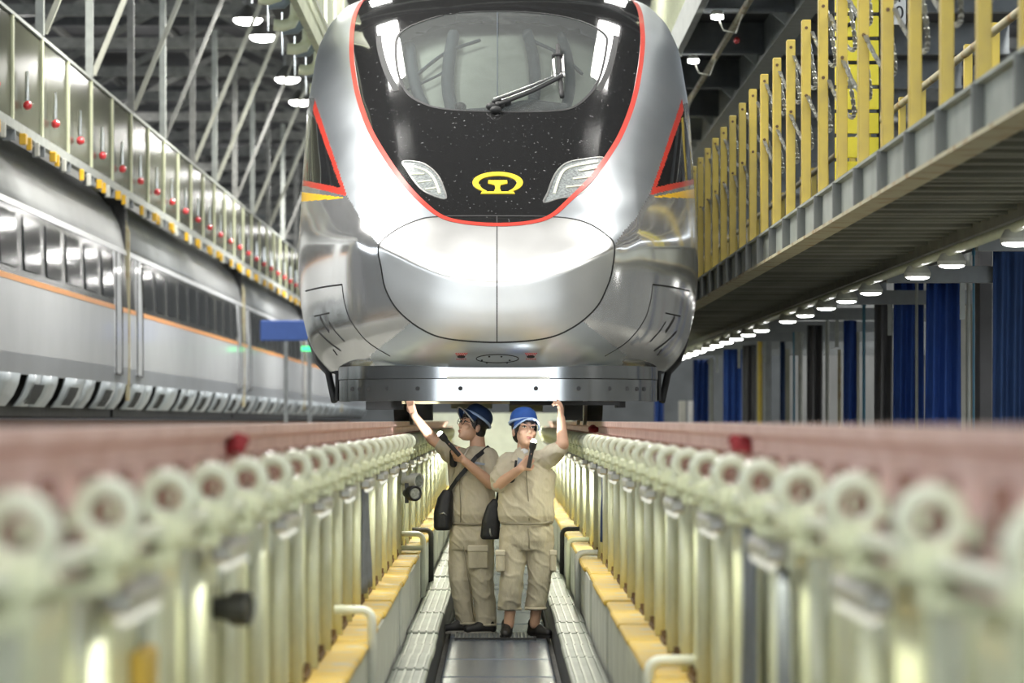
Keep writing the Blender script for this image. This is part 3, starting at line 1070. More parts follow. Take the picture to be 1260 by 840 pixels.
# marks below the coupler cover
for cx in (567.5, 653):
    mb = MB()
    patch(mb, [(cx + 5 * math.cos(a), 438.5 + 1.6 * math.sin(a)) for a in np.linspace(0, 2 * math.pi, 14, endpoint=False)], .004)
    tbuild(mb, 'jacking_hole', 'black_rubber')
    mb = MB()
    for yy, w_ in ((434.5, 7), (436.2, 6), (441.5, 6)):
        for xx in np.arange(cx - w_, cx + w_, 2.6):
            ribbon(mb, [(xx, yy), (xx + 1.8, yy)], .006, .004, False, False)
    tbuild(mb, 'red_lettering', 'livery_red')
mb = MB()
ribbon(mb, [(612 + 26 * math.cos(a), 441 + 5 * math.sin(a)) for a in np.linspace(0, 2 * math.pi, 30, endpoint=False)], .006, .003, True)
for xx, yy in ((602, 438.5), (617, 438.5), (593, 443), (627, 443), (599, 446), (624, 446)):
    patch(mb, [(xx + 1.3 * math.cos(a), yy + .8 * math.sin(a)) for a in np.linspace(0, 2 * math.pi, 8, endpoint=False)], .003)
tbuild(mb, 'tow_hatch', 'black_rubber')

# cab seen through the windscreen: pale liner with dark pillars
sel = inside(spline(np.array([(612 + (x - 612) * 1.10, 75 + (y - 75) * 1.25) for x, y in GLASS]), True), cz) & front
a, b = np.nonzero(sel)
idx = np.arange(nz * ns).reshape(nz, ns)
f = np.stack([idx[a, b], idx[a, b + 1], idx[a + 1, b + 1], idx[a + 1, b]], 1)[::1]
u, inv = np.unique(f, return_inverse=True)
v = GP.reshape(-1, 3)[u] - normal_at(ZG.ravel()[u], SG.ravel()[u]) * .22 - np.array(TO)
me = bpy.data.meshes.new('cab_liner')
me.from_pydata(v.tolist(), [], inv.reshape(f.shape).tolist())
liner = link('cab_liner', me, 'cab_liner', train, (0, 0, 0), True)
for L, r in (([(556, 20), (551, 50), (549, 85), (556, 122)], .055), ([(650, 18), (657, 45), (660, 80), (657, 110)], .05), ([(694, 22), (702, 50), (705, 85), (698, 115)], .045), ([(500, 35), (502, 60), (509, 90), (520, 112)], .05)):
    pp_, _ = on_surf(spline(L, False, 8), -.17)
    tbuild(MB().tube(pp_, r, 8), 'cab_pillar', 'cab_dark', smooth=True)
for L, r in (([(505, 75), (545, 45), (590, 28)], .016), ([(720, 70), (690, 45), (650, 26)], .016), ([(497, 90), (540, 70), (552, 60)], .012)):
    pp_, _ = on_surf(spline(L, False, 8), -.16)
    tbuild(MB().tube(pp_, r, 6), 'cab_brace', 'cab_dark', smooth=True)
pp_, _ = on_surf(spline([(520, 118), (560, 122), (612, 119), (650, 111), (700, 116)], False, 8), -.14)
tbuild(MB().tube(pp_, .045, 8), 'console', 'cab_dark', smooth=True)
pp_, _ = on_surf([(566, 121)], -.08)
tbuild(MB().ell(pp_[0], (.05, .05, .04)), 'console_lamp', 'black_plastic', smooth=True)

# wiper
wp = empty('wiper', (0, 0, 0)); wp.parent = train
for L, r, o_, nm, m_ in (([(606, 132), (645, 118), (682, 103)], .016, .05, 'arm', 'black_rubber'), ([(614, 135), (652, 120), (692, 100)], .016, .05, 'arm', 'black_rubber'),
                         ([(607, 130.5), (645, 116.5), (681, 102)], .006, .068, 'arm_edge', 'chrome'), ([(617, 132), (652, 118.5), (691, 98.5)], .006, .068, 'arm_edge', 'chrome'),
                         ([(680, 75), (681, 90), (683, 103)], .014, .05, 'link', 'chrome'), ([(691, 74), (692, 88), (693, 101)], .014, .05, 'link', 'chrome'),
                         ([(686, 60), (687, 80), (689, 103), (691, 123)], .020, .03, 'blade', 'black_rubber'), ([(679, 74), (692, 74)], .014, .05, 'link', 'black_rubber')):
    pp_, _ = on_surf(spline(L, False, 6), o_)
    tbuild(MB().tube(pp_, r, 6), nm, m_, wp, True)
pp_, nn_ = on_surf([(605, 134), (614, 132), (622, 129), (610, 138)], .02)
mb = MB()
for q in pp_:
    mb.ell(q, (.05, .05, .035), None, 10, 7)
tbuild(mb, 'pivot', 'black_rubber', wp, True)

# body behind the nose: roof closure, under-floor, bulkhead and the pilot plate
def plan(y0, L, W, n=2.6, k=41):
    u = np.linspace(-1, 1, k)
    return [(W * math.sin(a * math.pi / 2), y0 + L * (1 - (max(0, 1 - abs(math.sin(a * math.pi / 2)) ** n)) ** (1 / n))) for a in u]

def bow_plate(y0, L, W, z0, z1, th=.02, n=2.6, lean=0.0, cutx=None):
    pl_ = plan(y0, L, W, n)
    if cutx:
        pl_ = [p for p in pl_ if cutx[0] <= p[0] <= cutx[1]]
    mb = MB()
    k = len(pl_)
    vs = []
    for dy in (0, th):
        vs += [(x, y + dy, z0) for x, y in pl_]
        vs += [(x, y + dy - lean, z1) for x, y in pl_]
    fs = [(i, i + 1, k + i + 1, k + i) for i in range(k - 1)] + [(2 * k + i, 2 * k + i + 1, 3 * k + i + 1, 3 * k + i) for i in range(k - 1)]
    fs += [(i, i + 1, 2 * k + i + 1, 2 * k + i) for i in range(k - 1)] + [(k + i, k + i + 1, 3 * k + i + 1, 3 * k + i) for i in range(k - 1)]
    for e in (0, k - 1):
        fs.append((e, k + e, 3 * k + e, 2 * k + e))
    return mb.add(vs, fs)

tbuild(bow_plate(27.50, 1.5, 1.29, .325, .425, .03), 'pilot_band', 'pilot_steel', smooth='angle')
pp1 = tbuild(bow_plate(27.44, 1.35, 1.275, .150, .318, .03, cutx=(-2, .02)), 'pilot_plate', 'pilot_steel', smooth='angle')
pp2 = tbuild(bow_plate(27.44, 1.35, 1.275, .150, .318, .03, cutx=(0.0, 2)), 'pilot_plate', 'pilot_steel', smooth='angle')
tbuild(bow_plate(27.40, 1.35, 1.275, .318, .335, .12, cutx=(-.47, .46)), 'pale_step', 'locker_white')
for (xx, half) in [(-.62, pp1), (-.29, pp1), (.29, pp2), (.62, pp2), (-.86, pp1), (.86, pp2), (-1.0, pp1), (1.0, pp2), (-1.08, pp1), (1.08, pp2), (-1.14, pp1), (1.14, pp2)]:
    pts = plan(27.44, 1.35, 1.275)
    yy = float(np.interp(xx, [p[0] for p in pts], [p[1] for p in pts]))
    tbuild(MB().cyl((xx, yy + .01, .245), (xx, yy - .006, .245), .017, .017, 10), 'bolt', 'black_rubber', half)
tbuild(MB().box(-.75, .09, 27.9, 28.0, .128, .150), 'lower_plate', 'flange_cream')
tbuild(MB().box(.09, .95, 27.9, 28.0, .118, .150), 'lower_plate', 'black_rubber')
tbuild(MB().box(-1.04, -.75, 28.1, 28.5, .085, .15), 'guard_block', 'black_rubber')
tbuild(MB().box(.93, 1.0, 28.1, 28.5, .10, .15), 'guard_block', 'black_rubber')
mb = MB()
mb.box(-1.30, 1.30, 29.8, 51.5, .34, .42)
tbuild(mb, 'underfloor', 'dark_iron')
tbuild(MB().box(-1.30, 1.30, 28.95, 29.0, .16, .40).box(-1.32, -1.28, 28.95, 31, .16, .42).box(1.28, 1.32, 28.95, 31, .16, .42), 'bulkhead', 'dark_iron')
tbuild(MB().box(-1.68, 1.68, 51.6, 51.7, .4, 3.9), 'end_wall', 'dark_iron')
for s in (-1, 1):
    tbuild(MB().tube([(s * 1.62, 30.9, .70), (s * 1.53, 30.4, .50), (s * 1.42, 29.9, .40), (s * 1.36, 29.7, .16)], .03, 8), 'edge_seal', 'black_rubber', smooth=True)
    for yb in (31.2, 33.7):
        wh = tbuild(MB().cyl((s * .77, yb, .42), (s * .905, yb, .42), .427, .427, 28), 'wheel', 'dark_iron', smooth='angle')
        tbuild(MB().cyl((s * .74, yb, .42), (s * .77, yb, .42), .46, .46, 28), 'flange', 'steel', wh, 'angle')
    tbuild(MB().box(s * .95, s * 1.15, 30.6, 34.5, .18, .36), 'bogie_frame', 'dark_iron')
    tbuild(MB().box(s * .55, s * .70, 29.6, 30.2, .0, .36), 'guard_bracket', 'dark_iron')
for yb in (31.2, 33.7):
    tbuild(MB().cyl((-.74, yb, .42), (.74, yb, .42), .09, .09, 14), 'axle', 'dark_iron', smooth='angle')
tbuild(MB().box(-.40, -.05, 30.2, 30.9, .10, .36).box(.1, .4, 32, 32.6, .08, .36), 'equipment_box', 'joist_grey')

# ------------------------------------------------------------------ right-hand service gallery at train-floor height
GX0, GX1 = 2.2, 3.25
ZT, ZB = 1.545, 1.275
gal = empty('service_gallery', (2.2, 8, ZB), 'grey steel service gallery with yellow guard posts along the right side of the train', 'gallery')
MB().box(GX0 + .01, GX0 + .022, 8, 75, ZB + .02, ZT - .015).build('fascia', 'gallery_grey', gal)
MB().box(GX0 - .03, GX0 + .08, 8, 75, ZT - .018, ZT).build('top_flange', 'gallery_grey', gal)
MB().box(GX0 - .05, GX0 + .10, 8, 75, ZB, ZB + .022).build('bottom_flange', 'flange_cream', gal)
MB().box(GX0 + .08, GX1 + 1.0, 8, 75, ZT - .03, ZT - .005).build('deck', 'deck_dark', gal)
MB().box(GX1 - .03, GX1 + .03, 8, 75, ZB - .02, ZT - .03).build('rear_beam', 'joist_grey', gal)
st = po = jo = None
PY = [8.15 + 1.355 * i for i in range(46)]
for i, y in enumerate(PY):
    if st is None:
        st = MB().box(GX0 - .045, GX0 + .012, y - .03, y + .03, ZB + .02, ZT - .016).build('stiffener', 'stiffener_dark', gal)
        po = MB().bbox(GX0 + .0, GX0 + .065, y + .12, y + .22, ZT, 2.90, .005).build('guard_post', 'post_yellow', gal)
        MB().cyl((GX0 + .03, y + .119, 2.84), (GX0 + .03, y + .112, 2.84), .012, .012, 8).cyl((GX0 + .03, y + .119, 2.35), (GX0 + .03, y + .112, 2.35), .012, .012, 8).build('chain_eye', 'rust', po)
        br = MB().bbox(GX1 + .0, GX1 + .055, y + .5, y + .58, ZT, 2.62, .005).build('rear_post', 'post_yellow', gal)
        ch = []
        for z, sag in ((2.80, .30), (2.33, .30)):
            # a hanging chain of links between this post and the next
            mb = MB()
            n = 30
            pts = [Vector((GX0 + .05 + .10 * math.sin(math.pi * t), y + .22 + t * 1.255, z - sag * (1 - (2 * t - 1) ** 2))) for t in np.linspace(0, 1, n + 1)]
            for q in range(n):
                a, b = pts[q], pts[q + 1]
                d = (b - a)
                if q % 2: mb.bar(a - d * .2, b + d * .2, .028, .010)
                else: mb.bar(a - d * .2, b + d * .2, .010, .028)
            ch.append(mb.build('guard_chain', 'chain_steel', gal))
    else:
        dy = y - PY[0]
        piece(st, gal, dy=dy)
        p2 = piece(po, gal, dy=dy)
        for c_ in po.children: piece(c_, p2)
        piece(br, gal, dy=dy)
        for c_ in ch: piece(c_, gal, dx=random.uniform(-.02, .03), dy=dy, dz=random.uniform(-.03, .02))
MB().tube([(GX1 + .0, y, 2.55) for y in np.arange(8, 72, 2)], .028, 8).build('handrail', 'flange_cream', gal, True)
for i, y in enumerate(np.arange(10, 74, .42)):
    if jo is None:
        jo = MB().bbox(GX0 + .02, GX1, y, y + .10, ZB + .04, ZB + .16, .006).build('joist', 'joist_grey', gal)
    else:
        piece(jo, gal, dy=y - 10, dz=random.uniform(-.012, .012))
MB().tube([(3.20, y, 1.195) for y in np.arange(8, 75, 1.5)], .035, 8).build('conduit', 'cream', gal, True)

# lamps on the conduit below the gallery
LY = [3.22 * F / d for d in (638, 558, 516, 458.4, 428.7, 403.6, 378, 356.4, 324, 307.6, 293, 281, 269, 258.7, 248, 239, 230.7, 222.7)]
lp = None
for i, y in enumerate(LY):
    lb = f'round work lamp on the conduit under the service gallery, {nth(i + 1)} from the camera'
    if lp is None:
        lp = empty('gallery_lamp', (3.22, y, 1.16), lb, 'lamp', 'work lamps under the service gallery')
        MB().rings([(1.10, 3.22, y, .10, .10), (1.13, 3.22, y, .105, .105), (1.185, 3.22, y, .075, .075), (1.19, 3.22, y, .03, .03)], 14).build('housing', 'locker_white', lp, 'angle')
        MB().rings([(1.08, 3.22, y, .05, .05), (1.09, 3.22, y, .085, .085), (1.10, 3.22, y, .09, .09)], 14).build('lens', 'lamp_white', lp)
        MB().tube([(3.20, y + .25, 1.2), (3.21, y + .2, 1.10), (3.22, y + .08, 1.14)], .010, 6).build('cable', 'locker_white', lp)
    else:
        dup(lp, (3.22, y, 1.16), lb)

# yellow slatted panel standing on the gallery, sign 10 beside it
yp = empty('slatted_barrier', (2.95, 29.5, ZT), 'bright yellow slatted barrier standing behind the guard posts', 'barrier')
s0 = None
for i in range(11):
    if s0 is None:
        s0 = MB().bbox(2.78, 3.14, 29.5, 29.53, ZT + .02, ZT + .19, .004).build('slat', 'bright_yellow', yp)
    else:
        piece(s0, yp, dz=i * .2)
for x in (2.78, 3.13):
    MB().box(x, x + .02, 29.53, 29.58, ZT, ZT + 2.3).build('upright', 'deck_dark', yp)
MB().tube([(2.85 + .09 * math.cos(a), 29.49, 3.34 + .09 * math.sin(a)) for a in np.linspace(-2.6, .3, 14)], .018, 6).build('painted_curve', 'sign_black', yp)
sg = empty('bay_sign', (3.32, 29.2, 3.0), 'grey sign plate with the black number 10 above the yellow posts', 'sign')
MB().bbox(3.21, 3.33, 29.2, 29.22, 3.23, 3.60, .004).build('plate', 'sign_white', sg)
for ch_, zz in (('1', 3.415), ('0', 3.275)):
    cu = bpy.data.curves.new('numeral', 'FONT')
    cu.body = ch_
    cu.size = .155
    cu.extrude = .004
    cu.align_x = 'CENTER'
    tmp = bpy.data.objects.new('numeral', cu)
    C.objects.link(tmp)
    me = bpy.data.meshes.new_from_object(tmp.evaluated_get(bpy.context.evaluated_depsgraph_get()))
    bpy.data.objects.remove(tmp)
    o = link('numeral', me, 'sign_black', sg, Vector((3.275, 29.195, zz)) - sg.location)
    o.rotation_euler = (math.pi / 2, 0, 0)
MB().box(3.19, 3.21, 29.2, 29.24, ZT, 3.6).build('post', 'beam_grey', sg)

# grey portal frames that carry the gallery, and what hangs between them
pf = None
for i, y in enumerate([24.5, 30.2, 35.8, 41.4, 47, 52.6, 58.2, 64]):
    lb = f'grey steel portal frame carrying the service gallery, {nth(i + 1)} from the camera'
    if pf is None:
        pf = empty('portal_frame', (4.6, y, -1.3), lb, 'frame', 'portal frames of the service gallery')
        MB().box(3.28, 9.5, y - .06, y + .06, 1.16, 1.30).build('cross_beam', 'beam_grey', pf)
        MB().box(4.62, 4.74, y - .08, y + .08, -1.3, 1.16).build('column', 'joist_grey', pf)
        MB().box(3.9, 3.94, y - .02, y + .02, .85, 1.16).build('drop_bracket', 'beam_light', pf)
        MB().box(9.3, 9.5, y - .08, y + .08, -1.3, 1.16).build('column', 'beam_grey', pf)
    else:
        dup(pf, (4.6, y, -1.3), lb)
MB().box(9.6, 9.8, 15, 120, -1.3, 4.2).build('wall_bay', 'wall_grey', kind='structure')

def curtain(px0, px1, top, y, m, label, amp=.05, flare=.0):
    x0, x1 = (px0 - VX) / F * y, (px1 - VX) / F * y
    z1, z0 = (VY - top) / F * y, -1.25
    mb = MB()
    n, h = 44, 8
    vs = []
    for s in (0, 1):
        for i in range(n + 1):
            t = i / n
            for j in range(h + 1):
                q = j / h
                xx = x0 + (x1 - x0) * (t + flare * (t - .5) * q)
                yy = y + amp * math.sin(t * 6.28 * (3.2 * (x1 - x0) / .35) + 1.2 * math.sin(q * 2)) * (.6 + .4 * q) + s * .008
                vs.append((xx, yy, z1 + (z0 - z1) * q))
    N = (n + 1) * (h + 1)
    fs = []
    for i in range(n):
        for j in range(h):
            a = i * (h + 1) + j
            q = (a, a + h + 1, a + h + 2, a + 1)
            fs += [q, tuple(N + r for r in reversed(q))]
    for i in range(n):
        for jj in (0, h):
            a, b = i * (h + 1) + jj, (i + 1) * (h + 1) + jj
            fs.append((a, b, N + b, N + a))
    for j in range(h):
        for ii in (0, n):
            a, b = ii * (h + 1) + j, ii * (h + 1) + j + 1
            fs.append((a, b, N + b, N + a))
    mb.add(vs, fs)
    return mb.build('welding_curtain', m, smooth=True, label=label, cat='curtain', group='curtains below the service gallery')
curtain(1222, 1275, 306, 30.0, 'curtain_navy', 'dark blue curtain at the right edge of the view below the gallery')
curtain(1140, 1182, 338, 34.0, 'curtain_blue', 'bright blue curtain below the gallery, beside a pale locker', flare=.12)
curtain(1100, 1136, 340, 36.2, 'curtain_blue', 'blue curtain below the gallery, beside the widest bright blue one', flare=.08)
curtain(1076, 1098, 365, 39, 'cloth_dark', 'dark grey curtain between two blue pipes below the gallery')
curtain(1038, 1054, 394, 43.5, 'curtain_blue', 'narrow blue curtain below the gallery next to a yellow strip')
curtain(993, 1012, 400, 46, 'cloth_dark', 'dark grey curtain in the middle of the far bay')
curtain(890, 913, 425, 60, 'curtain_blue', 'blue curtain far below the gallery beside a yellow pole')
curtain(853, 872, 442, 70, 'curtain_blue', 'small blue curtain at the far end next to the train flank')
curtain(914, 930, 425, 58, 'cloth_dark', 'dark curtain far below the gallery behind the yellow pole')
curtain(960, 966, 420, 54, 'curtain_navy', 'thin navy curtain strip far below the gallery')
curtain(805, 817, 480, 88, 'curtain_blue', 'tiny blue curtain seen just below the train flank')

def upright(px, wpx, top, y, name, m, label, cat, bottom=-1.3, d=None):
    x = (px - VX) / F * y
    ww = wpx / F * y
    z1 = (VY - top) / F * y
    mb = MB()
    if name.endswith('pipe') or name.endswith('pole'):
        mb.cyl((x, y, bottom), (x, y, z1), ww / 2, ww / 2, 10)
        mb.cyl((x, y, z1 - .1), (x, y, z1 - .06), ww / 2 * 1.5, ww / 2 * 1.5, 10)
    else:
        dd = d or ww
        mb.bbox(x - ww / 2, x + ww / 2, y, y + dd, bottom, z1, min(.01, ww / 5))
    return mb.build(name, m, smooth='angle', label=label, cat=cat)
upright(1198, 3, 300, 31, 'service_pipe', 'pipe_blue', 'thin blue service pipe beside the dark blue curtain', 'pipe')
upright(1063, 4, 365, 40, 'service_pipe', 'pipe_blue', 'thin blue service pipe below the gallery in the middle bay', 'pipe')
upright(977, 3, 400, 50, 'service_pipe', 'pipe_blue', 'thin blue service pipe in the far bay below the gallery', 'pipe')
upright(1182, 13, 375, 35.0, 'locker', 'locker_white', 'tall pale locker beside the bright blue curtain', 'locker', d=.4)
upright(1192, 5, 300, 33, 'grey_pole', 'beam_light', 'slim grey pole beside the tall pale locker', 'pole')
upright(1128, 4, 300, 35.5, 'grey_pole', 'beam_light', 'slim grey pole between the two larger blue curtains', 'pole')
upright(1213, 16, 300, 33, 'dark_drum_stack', 'cloth_dark', 'dark grey cabinet beside the dark blue curtain', 'cabinet', d=.3)
upright(1033, 4, 430, 44, 'yellow_strip', 'flange_cream', 'yellow strip post next to the narrow blue curtain', 'post', d=.05)
upright(1229, 5, 400, 31, 'orange_strip', 'red_cloth', 'short red strip beside the dark blue curtain', 'strip', d=.05)
upright(935, 6, 412, 57, 'yellow_pole', 'post_yellow', 'yellow pole standing in the far bay below the gallery', 'pole')
upright(1005, 7, 455, 48, 'locker', 'locker_white', 'narrow pale cabinet in the far bay below the gallery', 'cabinet', d=.3)
upright(840, 8, 493, 78, 'locker', 'locker_white', 'small white cabinet at the far end beside the train flank', 'cabinet', d=.3)
upright(851, 7, 493, 79, 'locker', 'sign_white', 'small white cabinet at the far end, second from the train flank', 'cabinet', d=.3)
upright(1018, 5, 380, 45, 'grey_pole', 'beam_light', 'slim grey pole in the middle bay beside the yellow strip', 'pole')
upright(1086, 10, 340, 39.5, 'grey_cabinet', 'beam_grey', 'grey cabinet in front of the dark grey curtain', 'cabinet', d=.3)
upright(985, 6, 405, 52, 'grey_pole', 'beam_light', 'slim grey pole in the far bay beside the thin blue pipe', 'pole')
upright(945, 8, 420, 56, 'grey_cabinet', 'beam_grey', 'grey cabinet in the far bay behind the yellow pole', 'cabinet', d=.3)
upright(875, 6, 440, 65, 'grey_pole', 'beam_light', 'slim grey pole between the two far blue curtains', 'pole')

# ------------------------------------------------------------------ upper platforms either side of the roof
up = empty('upper_platform', (2.3, 20, 4.6), 'dark steel upper platform with cross beams above the yellow posts', 'platform')
MB().box(2.25, 6.4, 24, 90, 4.98, 5.03).build('deck', 'deck_ceiling', up)
c0 = None
for i, y in enumerate(np.arange(26.4, 88, 4.6)):
    if c0 is None:
        c0 = MB().box(2.3, 6.4, y - .08, y + .08, 4.58, 4.62).box(2.3, 6.4, y - .01, y + .01, 4.62, 4.98).build('cross_beam', 'beam_grey', up)
        g0 = MB().add([(3.25, y - .02, 4.6), (3.05, y - .02, 4.6), (3.25, y - .02, 4.42), (3.25, y + .02, 4.6), (3.05, y + .02, 4.6), (3.25, y + .02, 4.42)], [(0, 1, 2), (3, 5, 4), (0, 3, 4, 1), (1, 4, 5, 2), (2, 5, 3, 0)]).build('gusset', 'beam_light', up)
    else:
        piece(c0, up, dy=y - 26.4)
        piece(g0, up, dy=y - 26.4)
MB().box(3.23, 3.45, 24, 88, 4.42, 4.46).box(3.33, 3.35, 24, 88, 4.46, 4.98).build('long_beam', 'beam_light', up)
MB().box(2.22, 2.30, 24, 88, 4.58, 4.98).build('edge_beam', 'beam_light', up)
MB().tube([(2.74, y, 4.58) for y in np.arange(24, 88, 2.0)], .04, 8).build('conduit', 'flange_cream', up, True)
b0 = None
for y in np.arange(36, 86, .8):
    if b0 is None:
        b0 = MB().box(2.26, 2.31, y, y + .05, 4.98, 6.2).build('fence_bar', 'cream_panel', up)
    else:
        piece(b0, up, dy=y - 36)
ul = None
for i, y in enumerate([40, 44.9, 50.5, 56]):
    lb = f'small white lamp hanging from the upper platform, {nth(i + 1)} from the camera'
    if ul is None:
        ul = empty('platform_lamp', (2.45, y, 4.5), lb, 'lamp', 'lamps of the upper platform')
        MB().rings([(4.48, 2.45, y, .03, .03), (4.49, 2.45, y, .068, .068), (4.53, 2.45, y, .07, .07)], 14).build('lens', 'lamp_white', ul)
        MB().rings([(4.53, 2.45, y, .075, .075), (4.58, 2.45, y, .05, .05)], 14).build('housing', 'locker_white', ul, 'angle')
        MB().tube([(2.47, y, 4.48), (2.52, y, 4.36), (2.66, y, 4.33), (2.74, y, 4.56)], .008, 6).build('cable', 'locker_white', ul)
    else:
        dup(ul, (2.45, y, 4.5), lb)
MB().ell((2.80, 42, 4.46), (.04, .04, .04)).build('red_signal_lamp', 'red_ball', smooth=True, label='small red signal lamp under the upper platform conduit', cat='lamp')

ur = empty('upper_platform', (-2.3, 30, 4.4), 'cream upper platform edge with blue-grey hooks beside the train roof', 'platform')
MB().box(-2.75, -2.2, 30, 90, 4.98, 5.03).build('deck', 'deck_ceiling', ur)
MB().box(-2.26, -2.18, 30, 90, 4.55, 4.98).build('edge_plate', 'cream_panel', ur)
MB().box(-2.12, -2.08, 30, 90, 4.78, 4.82).build('edge_strip', 'cream_pipe', ur)
f0 = None
for i, y in enumerate(np.arange(33, 88, 2.6)):
    if f0 is None:
        f0 = MB().box(-2.24, -2.20, y, y + 1.6, 4.98, 6.1).build('fence_panel', 'cream_panel', ur)
        hk = MB().tube([(-2.30, y, 4.9), (-2.31, y, 4.62), (-2.36, y, 4.53), (-2.46, y, 4.50), (-2.56, y, 4.51)], .07, 8).build('hook_arm', 'cream', ur, True)
        hb_ = MB().tube([(-2.30, y + 1.3, 4.9), (-2.31, y + 1.3, 4.67), (-2.38, y + 1.3, 4.60), (-2.50, y + 1.3, 4.59), (-2.52, y + 1.3, 4.66)], .06, 8).build('hook_arm', 'hook_blue', ur, True)
        rd = MB().cyl((-2.54, y + 1.3, 4.30), (-2.54, y + 1.3, 4.8), .012, .012, 6).build('hook_rod', 'chrome', ur)
    else:
        for q in (f0, hk, hb_, rd):
            piece(q, ur, dy=y - 33)

# ------------------------------------------------------------------ left: second train, glass-panelled gallery, hangers
SX = -5.67
def carprof():
    return [(-5.80, .16), (-5.72, .30), (-5.69, .46), (-5.67, .62), (-5.665, .85), (-5.67, 1.20), (-5.675, 1.66)]
car0 = None
WT = [(-5.675, 1.66), (-5.68, 1.74), (-5.70, 2.45), (-5.71, 2.52)]
RF = [(-5.71, 2.52), (-5.74, 2.72), (-5.80, 3.0), (-5.95, 3.3), (-6.25, 3.58), (-6.75, 3.8), (-7.4, 3.9)]
def sheet(mb, prof, y0, y1, th=.03, ny=1):
    n = len(prof)
    out = []
    vs = []
    for d in (0, th):
        for y in (y0, y1):
            vs += [(x - d, y, z) for x, z in prof]
    f = []
    for i in range(n - 1):
        f.append((i, i + 1, n + i + 1, n + i))
        f.append((2 * n + i, 3 * n + i, 3 * n + i + 1, 2 * n + i + 1))
        f.append((i, 2 * n + i, 2 * n + i + 1, i + 1))
        f.append((n + i, n + i + 1, 3 * n + i + 1, 3 * n + i))
    f.append((0, n, 3 * n, 2 * n))
    f.append((n - 1, 2 * n - 1 , 4 * n - 1, 3 * n - 1))
    return mb.add(vs, f)
CARY = [30.0, 55.0, 80.0, 105.0, 130.0]
for ci, y in enumerate(CARY):
    lb = ['white carriage with orange line on the neighbouring track, closest to the camera', 'white carriage with orange line behind the cream gangway joint, second from the camera',
          'white carriage with orange line, third from the camera on the next track', 'white carriage with orange line, fourth from the camera on the next track', 'white carriage with orange line, last one visible on the next track'][ci]
    if car0 is None:
        L0, L1 = y + .2, y + 24.8
        car0 = empty('train_carriage', (-7.4, y, -.2), lb, 'train', 'carriages on the neighbouring track')
        sheet(MB(), [(-5.68, .55), (-5.675, .62), (-5.67, .80)], L0, L1).build('lower_band', 'train_grey', car0, 'angle')
        sheet(MB(), [(-5.67, .80), (-5.665, 1.0), (-5.67, 1.30), (-5.673, 1.64)], L0, L1).build('side_panel', 'train_white', car0, 'angle')
        sheet(MB(), [(-5.668, 1.64), (-5.670, 1.71)], L0, L1).build('orange_line', 'orange_stripe', car0)
        sheet(MB(), [(-5.672, 1.71), (-5.69, 2.1), (-5.70, 2.52)], L0, L1).build('window_band', 'train_window', car0, 'angle')
        sheet(MB(), RF, L0, L1).build('roof', 'train_roof', car0, True)
        sheet(MB(), [(-5.69, 2.52), (-5.70, 2.60)], L0, L1).build('cant_rail', 'train_white', car0)
        wn = None
        for q in range(10):
            yy = y + 2.2 + q * 2.12
            if wn is None:
                wn = sheet(MB(), [(-5.655, 1.80), (-5.67, 2.1), (-5.685, 2.44)], yy, yy + 1.45, .012).build('window_pane', 'train_pane', car0)
            else:
                piece(wn, car0, dy=q * 2.12)
        for yy in (y + 1.0, y + 22.9):
            d = sheet(MB(), [(-5.655, .70), (-5.65, 1.0), (-5.655, 1.66), (-5.685, 2.5)], yy, yy + .85, .02).build('door', 'train_white', car0, 'angle')
            MB().box(-5.655, -5.64, yy - .02, yy, .70, 2.5).box(-5.655, -5.64, yy + .85, yy + .87, .70, 2.5).box(-5.655, -5.64, yy, yy + .87, .68, .70).build('door_seal', 'black_rubber', d)
        sp = None
        yy = y + .5
        kk = 0
        while yy < y + 24:
            wd = [2.0, 1.2, 1.6, 2.2, 1.2][kk % 5]
            m_ = sheet(MB(), [(-5.86, .17), (-5.76, .30), (-5.70, .44), (-5.675, .56)], yy, yy + wd - .05).build('skirt_panel', 'skirt', car0, True)
            if kk % 2 == 0:
                g_ = MB()
                for q in range(5):
                    sheet(g_, [(-5.80, .20), (-5.718, .32), (-5.668, .44)], yy + .5 + q * .2, yy + .6 + q * .2, .01)
                g_.build('louvre', 'black_rubber', m_).__setitem__('kind', 'stuff')
            yy += wd + (.75 if kk % 2 else .12)
            kk += 1
        MB().box(-9.0, -5.95, L0, L1, .05, 3.3).build('inner_body', 'dark_iron', car0)
        MB().box(-8.9, -5.72, y - .2, y + .2, .5, 3.5).build('gangway', 'cloth_dark', car0)
        MB().box(-5.72, -5.66, y - .10, y - .02, .3, 2.9).tube([(-5.70, y - .06, 2.9), (-5.76, y - .06, 3.1), (-5.95, y - .06, 3.35), (-6.3, y - .06, 3.62)], .04, 6).build('joint_strip', 'flange_cream', car0)
    else:
        dup(car0, (-7.4, y, -.2), lb)

for sx in (-6.7, -8.1):
    MB().box(sx - .04, sx + .04, 20, 160, -.2, 0).build('rail', 'rust', label=f'rusty rail under the neighbouring white train, {"nearer" if sx > -7 else "further"} one of two', cat='rail')
MB().box(-9.2, -5.5, 20, 160, -1.3, -.2).build('track_bed', 'concrete', kind='structure')

